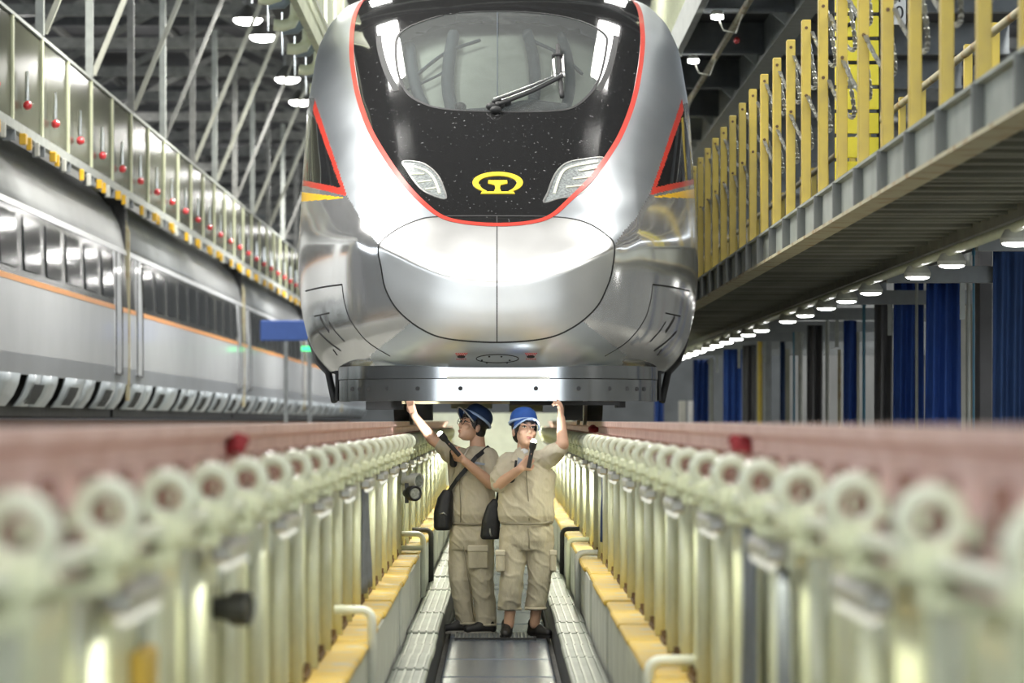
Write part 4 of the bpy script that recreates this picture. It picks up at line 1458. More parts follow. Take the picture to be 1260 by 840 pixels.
LX = -5.6
lgal = empty('glass_gallery', (LX, 30, 3.35), 'roof-level gallery with smoky glass panels above the neighbouring train', 'gallery')
MB().box(LX - .05, LX + .05, 30, 150, 3.34, 3.45).build('edge_beam', 'beam_light', lgal)
MB().box(LX - .03, LX + .03, 30, 150, 4.66, 4.70).build('top_rail', 'beam_light', lgal)
gp = None
for i, y in enumerate(np.arange(35.8, 148, 2.66)):
    if gp is None:
        gp = MB().box(LX - .01, LX + .004, y + .05, y + 2.61, 3.46, 4.65).build('glass_panel', 'panel_glass', lgal)
        gm = MB().box(LX - .03, LX + .03, y - .05, y + .05, 3.4, 4.68).build('mullion', 'cream_panel', lgal)
        rdp = MB().cyl((LX + .06, y + .9, 3.76), (LX + .06, y + .9, 4.10), .028, .018, 8).build('lanyard', 'chrome', lgal)
        rb = MB().ell((LX + .07, y + .9, 3.70), (.055, .055, .055), None, 12, 8).build('red_ball', 'red_ball', lgal, True)
        yk = MB().bbox(LX + .04, LX + .12, y + .3, y + .45, 3.20, 3.33, .01).build('yellow_clamp', 'livery_yellow', lgal)
        wk = MB().bbox(LX + .04, LX + .10, y + 1.6, y + 1.68, 3.16, 3.33, .01).build('pale_clamp', 'locker_white', lgal)
        y2 = MB().bbox(LX + .04, LX + .10, y + 1.0, y + 1.08, 3.18, 3.33, .01).build('yellow_clamp', 'livery_yellow', lgal)
        bk = MB().box(LX - .10, LX + .05, y - .04, y + .04, 3.22, 3.34).build('bracket', 'beam_grey', lgal)
    else:
        for q in (gp, gm, rdp, rb, yk, y2, wk, bk):
            if q is yk and random.random() < .25: continue
            piece(q, lgal, dy=y - 35.8 + (random.uniform(-.3, .3) if q in (yk, wk) else 0))
MB().box(LX - 1.6, LX - 1.55, 30, 150, 3.95, 5.0).build('rear_screen', 'truss_mid', lgal)

# hangers up to the roof and slanting stays
HY = [43.7, 49.0, 54.5, 59.7, 65.5, 70.6, 76, 81.5, 87, 93, 99, 105, 112, 120]
hg = sb = None
for i, y in enumerate(HY):
    lb = f'slim grey steel hanger rising from the glass gallery to the roof, {nth(i + 1)} from the camera'
    lb2 = f'pale slanting steel stay above the glass gallery, {nth(i + 1)} from the camera'
    if hg is None:
        hgd = MB().box(LX - .05, LX + .05, y - .05, y + .05, 4.70, 7.7).build('steel_hanger', 'truss_mid')
        sbg = MB().bar((LX + .03, y + .2, 4.75), (LX + 1.25, y + .2, 7.7), .06, .06).build('slanting_stay', 'truss_mid')
        hg = MB().box(LX - .05, LX + .05, y - .05, y + .05, 4.70, 7.7).build('steel_hanger', 'beam_light', label=lb, cat='hanger', group='hangers above the glass gallery')
        sb = MB().bar((LX + .03, y + .2, 4.75), (LX + 1.25, y + .2, 7.7), .07, .07).build('slanting_stay', 'flange_pale', label=lb2, cat='stay', group='slanting stays above the glass gallery')
    else:
        h_ = dup(hg, hg.location + Vector((0, y - HY[0], 0)), lb)
        if i % 2 == 0:
            h_.data = hgd.data
        d_ = dup(sb, sb.location + Vector((0, y - HY[0], 0)), lb2 if i % 3 else lb2.replace('pale', 'grey'))
        if i % 3 == 0:
            d_.data = sbg.data
bpy.data.objects.remove(sbg)
bpy.data.objects.remove(hgd)
# far blue sign and green lamp between the trains
bs = empty('platform_sign', (-4.16, 70, -1.3), 'blurred blue information board beyond the neighbouring train', 'sign')
MB().bbox(-4.66, -3.68, 70, 70.06, 1.56, 1.96, .02).build('board', 'sign_blue', bs)
MB().box(-4.20, -4.12, 70.06, 70.12, -1.3, 1.8).build('post', 'beam_grey', bs)
gl = empty('exit_lamp', (-4.8, 90, 1.6), 'small glowing green lamp beside the flank of the silver train', 'lamp')
MB().bbox(-4.95, -4.55, 90, 90.05, 1.75, 1.86, .01).build('lit_face', 'green_lamp', gl)
MB().box(-4.80, -4.70, 90.05, 90.15, -1.3, 1.75).build('bracket', 'beam_grey', gl)

# ------------------------------------------------------------------ the two workers
def fuse(mb, voxel, iters=4, fac=.5):
    """grow one continuous surface out of overlapping closed forms"""
    me = mb.mesh('tmp')
    bm = bmesh.new()
    bm.from_mesh(me)
    bmesh.ops.recalc_face_normals(bm, faces=bm.faces)
    bm.to_mesh(me)
    bm.free()
    o = bpy.data.objects.new('tmp', me)
    C.objects.link(o)
    r = o.modifiers.new('r', 'REMESH')
    r.mode = 'VOXEL'
    r.voxel_size = voxel
    if iters:
        s = o.modifiers.new('s', 'SMOOTH')
        s.factor = fac
        s.iterations = iters
    dg = bpy.context.evaluated_depsgraph_get()
    dg.update()
    res = bpy.data.meshes.new_from_object(o.evaluated_get(dg))
    bpy.data.objects.remove(o)
    return res


def wear(name, mb, m, parent, voxel=.008, iters=4, folds=0.0, fs=9.0, cut=None):
    me = fuse(mb, voxel, iters)
    if cut is not None:
        bm = bmesh.new()
        bm.from_mesh(me)
        r_ = bmesh.ops.bisect_plane(bm, geom=bm.verts[:] + bm.edges[:] + bm.faces[:], plane_co=(0, 0, cut), plane_no=(0, 0, -1), clear_outer=True)
        bmesh.ops.holes_fill(bm, edges=[e for e in bm.edges if e.is_boundary], sides=0)
        bm.to_mesh(me)
        bm.free()
    n = len(me.vertices)
    co = np.empty(n * 3)
    me.vertices.foreach_get('co', co)
    co = co.reshape(-1, 3)
    if folds:
        from mathutils import noise
        nr = np.empty(n * 3)
        me.vertex_normals.foreach_get('vector', nr)
        nr = nr.reshape(-1, 3)
        for i in range(n):
            p = co[i]
            d = noise.noise((p[0] * fs, p[1] * fs, p[2] * fs * .55 + p[0] * 3))
            d2 = 1 - abs(noise.noise((p[0] * fs * .9 + 7, p[1] * fs * .9, p[2] * fs * 1.1 + p[0] * 5))) * 2
            co[i] = p + nr[i] * folds * (d * .7 + max(0, d2 - .55) * 1.1)
    co = co - np.array(origin_of(parent))
    me.vertices.foreach_set('co', co.ravel())
    me.name = name
    return link(name, me, m, parent, (0, 0, 0), True)


def rot(yaw, pitch, roll=0):
    return Matrix.Rotation(yaw, 3, 'Z') @ Matrix.Rotation(pitch, 3, 'X') @ Matrix.Rotation(roll, 3, 'Y')


def head_forms(mb, c, R, k=1.0):
    c = Vector(c)
    W = lambda x, y, z: c + R @ Vector((x, y, z)) * k
    E = lambda p, r: mb.ell(W(*p), [q * k for q in r], R, 20, 14)
    E((0, .015, .035), (.076, .094, .088))
    E((0, -.022, -.040), (.062, .068, .076))
    E((0, -.035, -.075), (.046, .048, .045))
    E((0, -.062, -.098), (.026, .020, .018))
    for s in (-1, 1):
        E((s * .040, -.060, -.028), (.024, .022, .022))       # cheek
        E((s * .030, -.072, .030), (.030, .018, .010))        # brow
        E((s * .078, .012, -.012), (.010, .020, .031))        # ear
        E((s * .010, -.092, -.034), (.009, .009, .007))       # nostril
    mb.cap(W(0, -.078, .012), W(0, -.102, -.026), .009 * k, .012 * k)
    E((0, -.082, -.064), (.021, .012, .008))
    E((0, -.080, -.074), (.017, .012, .007))
    return W


def face_parts(W, R, k, parent, glasses=False):
    for s in (-1, 1):
        MB().ell(W(s * .031, -.0790, .008), (.0135 * k, .008 * k, .0044 * k), R, 12, 8).build('eye', 'locker_white', parent, True)
        MB().ell(W(s * .031, -.0835, .009), (.0062 * k, .005 * k, .0056 * k), R, 10, 8).build('iris', 'eye_dark', parent, True)
        MB().tube([W(s * .016, -.0830, .010), W(s * .031, -.0875, .0165), W(s * .046, -.078, .010)], .0022 * k, 6).build('eyelid', 'hair', parent, True)
        MB().tube([W(s * .013, -.088, .028), W(s * .030, -.089, .034), W(s * .050, -.076, .028)], [.003 * k, .0045 * k, .002 * k], 6).build('eyebrow', 'hair', parent, True)
    MB().ell(W(0, -.0905, -.064), (.020 * k, .006 * k, .0055 * k), R, 12, 8).ell(W(0, -.0885, -.0735), (.016 * k, .006 * k, .0055 * k), R, 12, 8).build('lips', 'skin_lip', parent, True)
    if glasses:
        g = MB()
        for s in (-1, 1):
            g.torus(W(s * .034, -.100, .004), R @ Vector((0, 1, 0)), .023 * k, .0022 * k, 18, 5)
            g.tube([W(s * .057, -.099, .008), W(s * .080, -.03, .008), W(s * .082, .02, .004)], .002 * k, 5)
        g.tube([W(-.011, -.101, .008), W(.011, -.101, .008)], .002 * k, 5)
        g.build('glasses', 'dark_iron', parent, True)


def hair_and_cap(W, R, k, parent, capm, trim, tilt=0.0, rim='cap_trim'):
    hb = MB()
    hb.ell(W(0, .022, .038), (.084 * k, .096 * k, .092 * k), R, 18, 12)
    hb.ell(W(0, .060, -.020), (.068 * k, .056 * k, .062 * k), R, 16, 10)
    for s in (-1, 1):
        hb.cap(W(s * .074, -.022, .03), W(s * .074, -.016, -.022), .012 * k, .007 * k)
        hb.cap(W(s * .02, -.078, .060), W(s * .035, -.082, .045), .014 * k, .008 * k)
        hb.cap(W(s * .055, -.062, .055), W(s * .062, -.056, .030), .014 * k, .008 * k)
    hb.cap(W(0, -.080, .058), W(-.012, -.088, .046), .012 * k, .006 * k)
    wear('hair', hb, 'hair', parent, .006, 2)
    R2 = R @ Matrix.Rotation(tilt, 3, 'X')
    base = W(0, .02, .055)
    V = lambda x, y, z: base + R2 @ Vector((x, y, z)) * k
    cb = MB()
    n = 28
    vs, fs = [], []
    prof = [(1.0, 0), (1.01, .025), (.985, .05), (.91, .073), (.78, .092), (.60, .106), (.36, .114), (.1, .117)]
    for (f, z) in prof:
        for j in range(n):
            t = 2 * math.pi * j / n
            vs.append(V(.094 * f * math.cos(t), .112 * f * math.sin(t), z))
    m = len(prof)
    for i in range(m - 1):
        for j in range(n):
            fs.append((i * n + j, i * n + (j + 1) % n, (i + 1) * n + (j + 1) % n, (i + 1) * n + j))
    fs.append(tuple((m - 1) * n + j for j in range(n)))
    fs.append(tuple(range(n - 1, -1, -1)))
    cb.add(vs, fs)
    c = cb.build('cap', capm, parent, 'angle')
    MB().ell(V(0, 0, .117), (.008 * k, .008 * k, .005 * k), None, 8, 6).build('button', capm, c, True)
    # visor: a curved thick sheet
    vb = MB()
    vs, fs = [], []
    nn = 17
    for lay in (0, 1):
        for a in range(nn):
            t = math.radians(-158 + 136 * a / (nn - 1))
            for f in (0.96, 1.2, 1.42, 1.56):
                rad = 1 + (f - 1) * (math.sin(-t) ** 1.2 if math.sin(-t) > 0 else 0)
                vs.append(V(.094 * rad * math.cos(t) if f < 1 else .094 * (1 + (rad - 1) * .35) * math.cos(t), .112 * rad * math.sin(t), .012 - .025 * (f - .96) - .10 * (math.cos(t) ** 2) * (f - .96) + .007 * lay))
    N = nn * 4
    for a in range(nn - 1):
        for q in range(3):
            i = a * 4 + q
            fs += [(i, i + 4, i + 5, i + 1), (N + i, N + i + 1, N + i + 5, N + i + 4)]
    for a in range(nn - 1):
        for q in (0, 3):
            i = a * 4 + q
            fs.append((i, i + 4, N + i + 4, N + i))
    for a in (0, nn - 1):
        for q in range(3):
            i = a * 4 + q
            fs.append((i, i + 1, N + i + 1, N + i))
    vb.add(vs, fs)
    vb.build('visor', capm, c, True)
    MB().tube([V(.0965 * math.cos(t), .1145 * math.sin(t), .010) for t in np.linspace(0, 2 * math.pi, 40, endpoint=False)], .010 * k, 6, close=True).build('trim_band', trim, c, True)
    if True:
        edge = [V(.094 * (1 + .56 * .35 * (max(0, math.sin(-t)) ** 1.2)) * math.cos(t), .112 * (1 + .56 * max(0, math.sin(-t)) ** 1.2) * math.sin(t), .0155 - .015 - .06 * math.cos(t) ** 2) for t in [math.radians(-158 + 136 * a / 24) for a in range(25)]]
        MB().tube(edge, .006 * k, 6).build('visor_edge', rim, c, True)
    return c


def hand_forms(mb, wrist, d, nrm, side, curl=(.5, .6, .7, .8), k=1.0, thumb=.6, spread=.10):
    """palm and five separate fingers; d towards the fingertips, nrm the way the palm faces"""
    wv = Vector(wrist)
    d = Vector(d).normalized()
    nrm = Vector(nrm)
    nrm = (nrm - d * nrm.dot(d)).normalized()
    s = d.cross(nrm) * side
    pl_ = lambda a, b, c: wv + (d * a + s * b + nrm * c) * k
    for b in (-.026, -.009, .009, .026):
        mb.cap(pl_(.012, b * .7, 0), pl_(.085, b, 0), .017 * k, .0135 * k, 10)
    lens = (.072, .080, .074, .058)
    for i, b in enumerate((.030, .010, -.010, -.029)):
        p = pl_(.088, b, 0)
        ang = 0
        r = .0105 if i < 3 else .009
        sp = (b / .03) * spread
        for seg, fr in enumerate((.45, .32, .25)):
            ang += curl[i] * (1.0, 1.1, .7)[seg]
            q = p + (d * math.cos(ang) + nrm * math.sin(ang) + s * sp) * lens[i] * fr * 1.12 * k
            mb.cap(p, q, r * k, (r - .0008) * k, 10)
            p = q
            r -= .0009
    p = pl_(.028, .030, .006)
    q = p + (d * .55 + s * .75 + nrm * .35).normalized() * .042 * k
    mb.cap(p, q, .016 * k, .0125 * k, 10)
    r_ = q + (d * .9 + s * .15 + nrm * thumb).normalized() * .034 * k
    mb.cap(q, r_, .012 * k, .0105 * k, 10)
    r2 = r_ + (d * .8 - s * .25 + nrm * thumb * 1.2).normalized() * .024 * k
    mb.cap(r_, r2, .0105 * k, .0085 * k, 10)


def shoe(parent, heel, yaw, m='shoe_black', sole='shoe_black'):
    R = Matrix.Rotation(yaw, 3, 'Z')          # toe points to local -y
    h = Vector(heel)
    A = lambda x, y, z: h + R @ Vector((x, y, z))
    mb = MB()
    mb.cap(A(0, .0, .045), A(0, -.10, .050), .044, .044)
    mb.cap(A(0, -.10, .045), A(.004, -.19, .036), .046, .034)
    mb.cap(A(0, -.015, .06), A(0, -.015, .105), .045, .044)
    mb.cap(A(0, -.02, .10), A(0, -.11, .058), .034, .036)
    o = wear('shoe', mb, m, parent, .007, 3)
    sb = MB()
    n = 26
    vs = []
    for z in (0.0, .022):
        for j in range(n):
            t = 2 * math.pi * j / n
            y = -.092 + .138 * math.sin(t)
            wd = (.046 if math.sin(t) < 0 else .040) * (1 + .08 * math.sin(2 * t))
            vs.append(A(wd * math.cos(t), y, z))
    fs = [(j, (j + 1) % n, n + (j + 1) % n, n + j) for j in range(n)] + [tuple(range(n - 1, -1, -1)), tuple(range(n, 2 * n))]
    sb.add(vs, fs)
    sb.build('sole', sole, o, 'angle')
    lb = MB()
    for q in range(4):
        y = -.055 - q * .022
        lb.tube([A(-.026, y, .088 - q * .008), A(0, y - .004, .100 - q * .010), A(.026, y, .088 - q * .008)], .0035, 5)
    lb.build('laces', sole if sole != 'shoe_black' else 'dark_iron', o, True)
    return o


def flat_on(name, pts, m, parent, th=.006, nrm=(0, -1, 0)):
    """a thin sewn-on piece: polygon with thickness"""
    n = Vector(nrm).normalized()
    pts = [Vector(p) for p in pts]
    k = len(pts)
    return MB().add([p + n * th for p in pts] + [p - n * th for p in pts], [tuple(range(k)), tuple(range(2 * k - 1, k - 1, -1))] + [(i, (i + 1) % k, k + (i + 1) % k, k + i) for i in range(k)]).build(name, m, parent)


FZ = -1.66
# ================= facing worker (on the right)
YR = 27.30
def q(px, py, dy=0.0):
    return Vector(((px - VX) / F * YR, YR + dy, (VY - py) / F * YR))
pr = empty('person', (.21, YR, FZ), 'worker in khaki and a bright blue cap facing the camera, one arm raised', 'person', 'track workers under the train')
RR = rot(math.radians(20), math.radians(-13), math.radians(4))
HC, HK = q(645.5, 530, -.02), 1.09
body = MB()
W = head_forms(body, HC, RR, HK)
body.cap(q(646, 541, .01), q(646, 562, .03), .058, .066)
body.rings([(q(0, 640)[2], q(647, 0)[0], YR + .02, .15, .10), (q(0, 600)[2], q(646, 0)[0], YR + .02, .15, .10), (q(0, 566)[2], q(646, 0)[0], YR + .02, .15, .085), (q(0, 560)[2], q(646, 0)[0], YR + .02, .08, .06)], 20)
for hx, kx, ax, dy in ((632, 632, 626, -.02), (662, 664, 658, .03)):
    body.cap(q(hx, 650, .02), q(kx, 708, dy), .075, .058)
    body.cap(q(kx, 708, dy), q(ax, 768, dy + .03), .055, .040)
# flashlight arm
eL, wL = q(612.5, 596, -.10), q(640, 576, -.23)
body.cap(q(624, 568, .0), eL, .058, .046)
body.cap(eL, wL, .047, .031)
dL = (q(656, 560, -.23) - q(640, 576, -.23)).normalized()
hand_forms(body, wL, dL, (.25, .55, .35), -1, (.75, .8, .85, .9), 1.0, .9, .02)
# raised arm
eR, wR = q(692, 546, -.16), q(690, 514, -.08)
body.cap(q(672, 564, .02), eR, .056, .048)
body.cap(eR, wR, .048, .031)
hand_forms(body, wR, (0, .15, 1), (-.9, .4, .1), -1, (.35, .55, .7, .8), .95, .5, .06)
wear('body', body, 'skin', pr, .0055, 2)
face_parts(W, RR, HK, pr)
hair_and_cap(W, RR, HK, pr, 'cap_blue', 'cap_trim', math.radians(0))

sh = MB()
zx = lambda py: q(0, py)[2]
xx_ = lambda px: q(px, 0)[0]
sh.rings([(zx(646), xx_(648), YR + .03, .190, .130), (zx(641), xx_(648), YR + .03, .205, .140), (zx(634), xx_(647.5), YR + .02, .214, .150), (zx(622), xx_(647), YR + .02, .212, .152), (zx(600), xx_(646), YR + .02, .205, .145),
          (zx(582), xx_(646), YR + .02, .200, .138), (zx(570), xx_(646), YR + .02, .180, .120), (zx(562), xx_(646), YR + .02, .130, .095), (zx(556), xx_(646), YR + .02, .078, .076)], 30, 2.3)
sh.cap(q(626, 569, .01), q(615, 589, -.07), .082, .078)
sh.cap(q(620, 580, -.03), q(613, 596, -.085), .070, .060)
sh.cap(q(660, 571, .02), q(679, 559, -.06), .085, .082)
sh.cap(q(668, 568, .0), q(688, 552, -.13), .074, .066)
sh.cap(q(674, 585, .03), q(668, 610, .03), .06, .09)
shirt = wear('shirt', sh, 'khaki', pr, .007, 2, .013, 9)
for s, pts in ((-1, [(640, 549), (634, 553), (629, 566), (640, 571), (646, 560)]), (1, [(652, 549), (658, 553), (664, 564), (655, 571), (648, 560)])):
    cl_ = MB()
    P3 = [q(x, y, -.085 + (.06 if i in (0, 1) else -.02)) for i, (x, y) in enumerate(pts)]
    P4 = [p + Vector((0, .012, 0)) for p in P3]
    k = len(P3)
    cl_.add(P3 + P4, [tuple(range(k)), tuple(range(2 * k - 1, k - 1, -1))] + [(i, (i + 1) % k, k + (i + 1) % k, k + i) for i in range(k)])
    cl_.build('collar', 'khaki', shirt)
MB().ell(q(645, 556, -.045), (.035, .02, .03), None, 12, 8).build('undershirt', 'collar_white', pr, True)
fy = lambda px, py: -.135 - .0 * px
MB().tube([q(647, 571, -.122), q(648, 590, -.132), q(650, 612, -.136), (q(651, 640, -.122))], .0045, 6).build('placket', 'khaki_seam', shirt, True)
flat_on('blue_patch', [q(637, 562, -.118), q(645, 566, -.124), q(642, 580, -.130), q(636, 578, -.124)], 'patch_blue', shirt, .004)
MB().tube([q(617, 643, -.06), q(630, 643.5, -.125), q(648, 644, -.135), q(666, 643.5, -.12), q(679, 642, -.05)], .010, 6).build('waistband', 'khaki_seam', shirt, True)

tr = MB()
tr.rings([(zx(642), xx_(648), YR + .03, .185, .125), (zx(650), xx_(648), YR + .03, .200, .138), (zx(664), xx_(648), YR + .03, .205, .142), (zx(676), xx_(648), YR + .03, .185, .12)], 28, 2.4)
for pts in ([(632, 662, .02, .105), (631, 690, .0, .098), (630, 712, -.02, .090), (628, 735, .0, .088), (627, 747, .02, .088)],
            [(664, 662, .02, .105), (664, 690, .03, .098), (664, 712, .03, .090), (661, 735, .05, .082), (659, 746, .06, .080)]):
    for a, b in zip(pts[:-1], pts[1:]):
        tr.cap(q(*a[:3]), q(*b[:3]), a[3], b[3], 18)
trous = wear('trousers', tr, 'khaki', pr, .0075, 2, .013, 9, zx(749.5))
for cx, cy, rr in ((627, 749, .089), (659, 748.5, .081)):
    MB().torus(q(cx, cy, .03), (0, 0, 1), rr * .93, .012, 24, 6).build('hem', 'khaki', trous, True)
for cx, w2, d in ((615.5, 5.5, -.06), (680.5, 4, .0)):
    MB().bbox(xx_(cx - w2), xx_(cx + w2), YR + d - .05, YR + d + .08, zx(703), zx(680), .012).build('cargo_pocket', 'khaki', trous)
    MB().bbox(xx_(cx - w2 - .6), xx_(cx + w2 + .6), YR + d - .055, YR + d + .085, zx(683), zx(676), .008).build('pocket_flap', 'khaki_light', trous)
MB().tube([q(650, 650, -.11), q(651, 662, -.118), q(651, 674, -.10)], .004, 6).build('fly_seam', 'khaki_seam', trous, True)
shoe(pr, q(624, 0, .06).xy.to_3d() + Vector((0, 0, FZ)), math.radians(-5))
shoe(pr, q(655, 0, .12).xy.to_3d() + Vector((0, 0, FZ)), math.radians(38))

# his torch, lit
def torch(name, a, b, label, lit):
    a, b = Vector(a), Vector(b)
    d = (b - a).normalized()
    t = empty(name, a, label, 'torch')
    MB().cyl(a, a + (b - a) * .72, .017, .017, 14).build('barrel', 'black_plastic', t, 'angle')
    MB().tube([a + (b - a) * .70, a + (b - a) * .80, b], [.018, .027, .028], 14).build('head', 'black_plastic', t, 'angle')
    MB().torus(b, d, .026, .004, 16, 6).build('bezel', 'chrome', t, True)
    MB().ell(b + d * .004, (.021, .021, .021)).build('lens', 'flash_white' if lit else 'lamp_lens', t, True)
    MB().ell(a + (b - a) * .55 + Vector((0, -.017, 0)), (.006, .004, .008), None, 8, 6).build('switch', 'dark_red', t, True)
    return t
torch('flashlight', q(650, 575, -.255), q(656, 544, -.265), 'black lit flashlight in the hand of the facing worker, beam at his mouth', True)
sp_ = bpy.data.lights.new('torch_beam', 'SPOT')
sp_.energy = 30
sp_.spot_size = math.radians(60)
sp_.shadow_soft_size = .02
so = bpy.data.objects.new('torch_beam', sp_)
C.objects.link(so)
so.location = q(656.4, 541.5, -.266)
so.rotation_euler = (q(690, 500, -.05) - so.location).to_track_quat('-Z', 'Y').to_euler()

# his bag on the hip, strap round the back
bg = empty('shoulder_bag', q(604, 664, .12), 'black bag hanging at the hip of the facing worker, between the two men', 'bag')
bm_ = MB()
bm_.rings([(zx(664), xx_(603), YR + .12, .065, .05), (zx(660), xx_(603), YR + .12, .075, .06), (zx(640), xx_(604.5), YR + .12, .072, .065), (zx(622), xx_(608), YR + .12, .055, .055), (zx(614), xx_(611), YR + .12, .03, .04)], 20, 3)
me = fuse(bm_, .008, 3)
co = np.empty(len(me.vertices) * 3); me.vertices.foreach_get('co', co); co = co.reshape(-1, 3) - np.array(bg.location); me.vertices.foreach_set('co', co.ravel())
link('bag_body', me, 'bag_black', bg, (0, 0, 0), True)
MB().tube([q(603, 650, .055), q(603, 655, .05), q(605, 660, .058)], .008, 6).build('zip_pull', 'steel', bg, True)
MB().tube([q(612, 616, .10), q(614, 606, .06), q(616, 602, .14)], .016, 6).build('strap', 'bag_black', bg, True)
MB().tube([q(630, 592, -.115), q(633, 580, -.13), q(635, 566, -.125)], .010, 6).ell(q(629, 588, -.125), (.030, .02, .035), None, 12, 8).build('chest_radio', 'bag_black', label='small black radio clipped on the chest of the facing worker', cat='radio', smooth=True)

# ================= profile worker (on the left)
YL = 27.85
def p(px, py, dy=0.0):
    return Vector(((px - VX) / F * YL, YL + dy, (VY - py) / F * YL))
pL = empty('person', (-.20, YL, FZ), 'worker in khaki, navy cap and glasses seen from the side, reaching up', 'person', 'track workers under the train')
RL = rot(math.radians(-62), math.radians(-20), 0)
HC2, HK2 = p(581, 524.5, .0), 1.05
body = MB()
W2 = head_forms(body, HC2, RL, HK2)
body.cap(p(587, 535, .02), p(588, 556, .03), .056, .066)
zx = lambda py: p(0, py)[2]
xx_ = lambda px: p(px, 0)[0]
body.rings([(zx(640), xx_(582), YL + .02, .12, .10), (zx(600), xx_(583), YL + .02, .13, .10), (zx(564), xx_(585), YL + .02, .12, .085), (zx(556), xx_(586), YL + .02, .07, .06)], 20)
for hx, kx, ax, dy in ((571, 567, 574, .06), (592, 594, 598, -.03)):
    body.cap(p(hx, 650, .02), p(kx, 708, dy), .075, .058)
    body.cap(p(kx, 708, dy), p(ax, 768, dy), .055, .040)
eN, wN = p(604, 594, -.12), p(571, 566, -.22)
body.cap(p(602, 564, -.03), eN, .058, .048)
body.cap(eN, wN, .049, .031)
hand_forms(body, wN, (p(556, 552, -.22) - p(571, 566, -.22)), (.1, .7, .5), 1, (.7, .75, .8, .85), 1.0, .8, .02)
eF, wF = p(532, 540, .06), p(510, 511, .02)
body.cap(p(566, 563, .06), eF, .056, .047)
body.cap(eF, wF, .047, .030)
hand_forms(body, wF, (-.35, -.1, 1), (.5, .7, .2), 1, (.25, .35, .45, .5), .95, .4, .08)
wear('body', body, 'skin', pL, .0055, 2)
face_parts(W2, RL, HK2, pL, True)
hair_and_cap(W2, RL, HK2, pL, 'cap_navy', 'cap_trim', math.radians(-14), 'steel')
sh = MB()
sh.rings([(zx(645), xx_(582.5), YL + .03, .165, .135), (zx(640), xx_(582.5), YL + .03, .175, .145), (zx(632), xx_(582), YL + .02, .180, .15), (zx(615), xx_(582), YL + .02, .175, .148), (zx(590), xx_(582), YL + .02, .172, .14),
          (zx(572), xx_(584), YL + .02, .168, .13), (zx(562), xx_(586), YL + .02, .135, .115), (zx(554), xx_(588), YL + .02, .085, .085), (zx(549), xx_(588), YL + .02, .070, .072)], 30, 2.2)
sh.cap(p(600, 563, -.02), p(604, 580, -.06), .082, .080)
sh.cap(p(603, 572, -.04), p(606, 589, -.09), .076, .066)
sh.cap(p(573, 567, .05), p(553, 557, .05), .090, .075)
sh.cap(p(562, 561, .05), p(544, 549, .05), .076, .062)
sh.cap(p(560, 572, .03), p(560, 598, .0), .06, .045)
shirt2 = wear('shirt', sh, 'khaki', pL, .007, 2, .012, 9)
def side_strap(pts, r, name, m, parent):
    return MB().tube(pts, r, 8).build(name, m, parent, True)
MB().tube([p(576, 551, -.06), p(571, 560, -.105), p(569, 574, -.125)], .010, 6).build('collar', 'khaki_light', shirt2, True)
flat_on('chest_tag', [p(585, 567.5, -.130), p(598, 570, -.118), p(598, 572.5, -.118), p(585, 570, -.130)], 'patch_blue', shirt2, .004)
MB().tube([p(566, 580, -.115), p(566, 600, -.128), p(567, 622, -.13), p(567, 642, -.12)], .004, 6).build('placket', 'khaki_seam', shirt2, True)
MB().tube([p(556, 644, -.03), p(566, 644, -.10), p(582, 644.5, -.125), p(598, 644, -.10), p(609, 643, -.02)], .010, 6).build('waistband', 'khaki_seam', shirt2, True)
tr = MB()
tr.rings([(zx(641), xx_(582), YL + .03, .155, .13), (zx(650), xx_(581.5), YL + .03, .172, .142), (zx(664), xx_(581), YL + .03, .176, .145), (zx(676), xx_(580), YL + .03, .165, .12)], 28, 2.3)
for pts in ([(570, 662, .05, .105), (567, 690, .05, .095), (566, 712, .04, .086), (570, 740, .06, .078), (574, 764, .07, .074)],
            [(591, 662, -.01, .108), (592, 690, -.02, .100), (593, 712, -.04, .092), (596, 740, -.03, .084), (598, 765, -.02, .080)]):
    for a, b in zip(pts[:-1], pts[1:]):
        tr.cap(p(*a[:3]), p(*b[:3]), a[3], b[3], 18)
trous2 = wear('trousers', tr, 'khaki', pL, .0075, 2, .012, 9, zx(769))
for cx, cy, rr, d in ((574.5, 767, .074, .07), (598.3, 768, .080, -.02)):
    MB().torus(p(cx, cy, d), (0, 0, 1), rr * .93, .011, 24, 6).build('hem', 'khaki', trous2, True)
MB().bbox(xx_(576), xx_(601), YL - .135, YL - .10, zx(699), zx(672), .01).build('cargo_pocket', 'khaki', trous2)
MB().bbox(xx_(575.5), xx_(601.5), YL - .142, YL - .105, zx(678), zx(670), .008).build('pocket_flap', 'khaki_light', trous2)
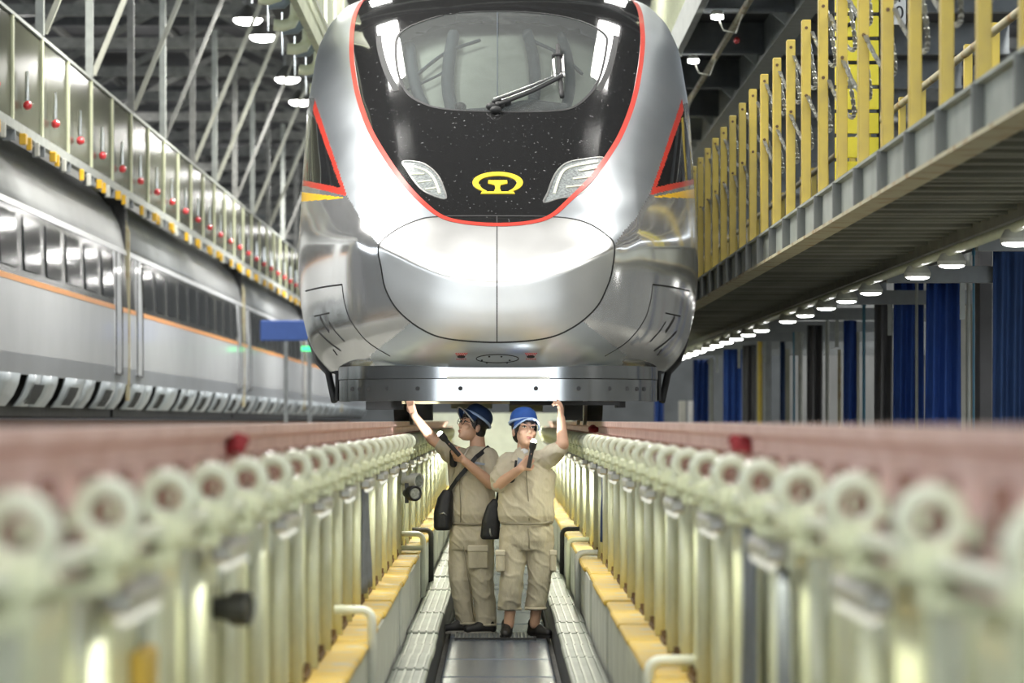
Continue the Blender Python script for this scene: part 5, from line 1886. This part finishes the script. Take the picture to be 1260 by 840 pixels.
MB().tube([p(568, 650, -.08), p(572, 680, -.10), p(577, 715, -.10), p(583, 760, -.08)], .004, 6).build('side_seam', 'khaki_seam', trous2, True)
shoe(pL, p(574, 0, .07).xy.to_3d() + Vector((0.01, 0, FZ)), math.radians(-72), 'shoe_black', 'sole_light')
shoe(pL, p(601, 0, -.04).xy.to_3d() + Vector((0.02, 0, FZ)), math.radians(-70), 'shoe_black', 'sole_light')
torch('flashlight', p(566, 560, -.27), p(543, 534, -.30), 'black flashlight held up in the hand of the worker with glasses', True)
so2 = bpy.data.objects.new('torch_beam', sp_)
C.objects.link(so2)
so2.location = p(540.5, 531.5, -.305)
so2.rotation_euler = (p(512, 512, .0) - so2.location).to_track_quat('-Z', 'Y').to_euler()
bg = empty('shoulder_bag', p(545, 651, -.06), 'black shoulder bag on a diagonal strap at the hip of the worker with glasses', 'bag')
bm_ = MB()
bm_.rings([(zx(652), xx_(545), YL - .06, .055, .06), (zx(648), xx_(545), YL - .06, .072, .075), (zx(630), xx_(545.5), YL - .06, .074, .075), (zx(612), xx_(548), YL - .06, .060, .06), (zx(602), xx_(551), YL - .06, .035, .04)], 20, 2.8)
me = fuse(bm_, .008, 3)
co = np.empty(len(me.vertices) * 3); me.vertices.foreach_get('co', co); co = co.reshape(-1, 3) - np.array(bg.location); me.vertices.foreach_set('co', co.ravel())
link('bag_body', me, 'bag_black', bg, (0, 0, 0), True)
MB().bar(p(602, 549.5, -.035), p(586, 562, -.128), .034, .008, (0, -1, .3)).bar(p(586, 562, -.128), p(574, 576, -.140), .034, .008, (0, -1, .1)).bar(p(574, 576, -.140), p(562, 590, -.135), .034, .008, (0, -1, 0)).bar(p(562, 590, -.135), p(551, 606, -.09), .030, .008, (0, -1, 0)).build('strap', 'bag_black', bg)
MB().tube([p(541, 632, -.135), p(546, 630, -.138), p(550, 633, -.135)], .006, 6).build('zip', 'steel', bg, True)
MB().cap(p(558, 570, -.10), p(557, 556, -.12), .03, .024).cap(p(557, 556, -.12), p(556, 547, -.12), .008, .006).build('chest_radio', 'bag_black', label='small black radio on the chest of the worker with glasses', cat='radio', smooth=True)
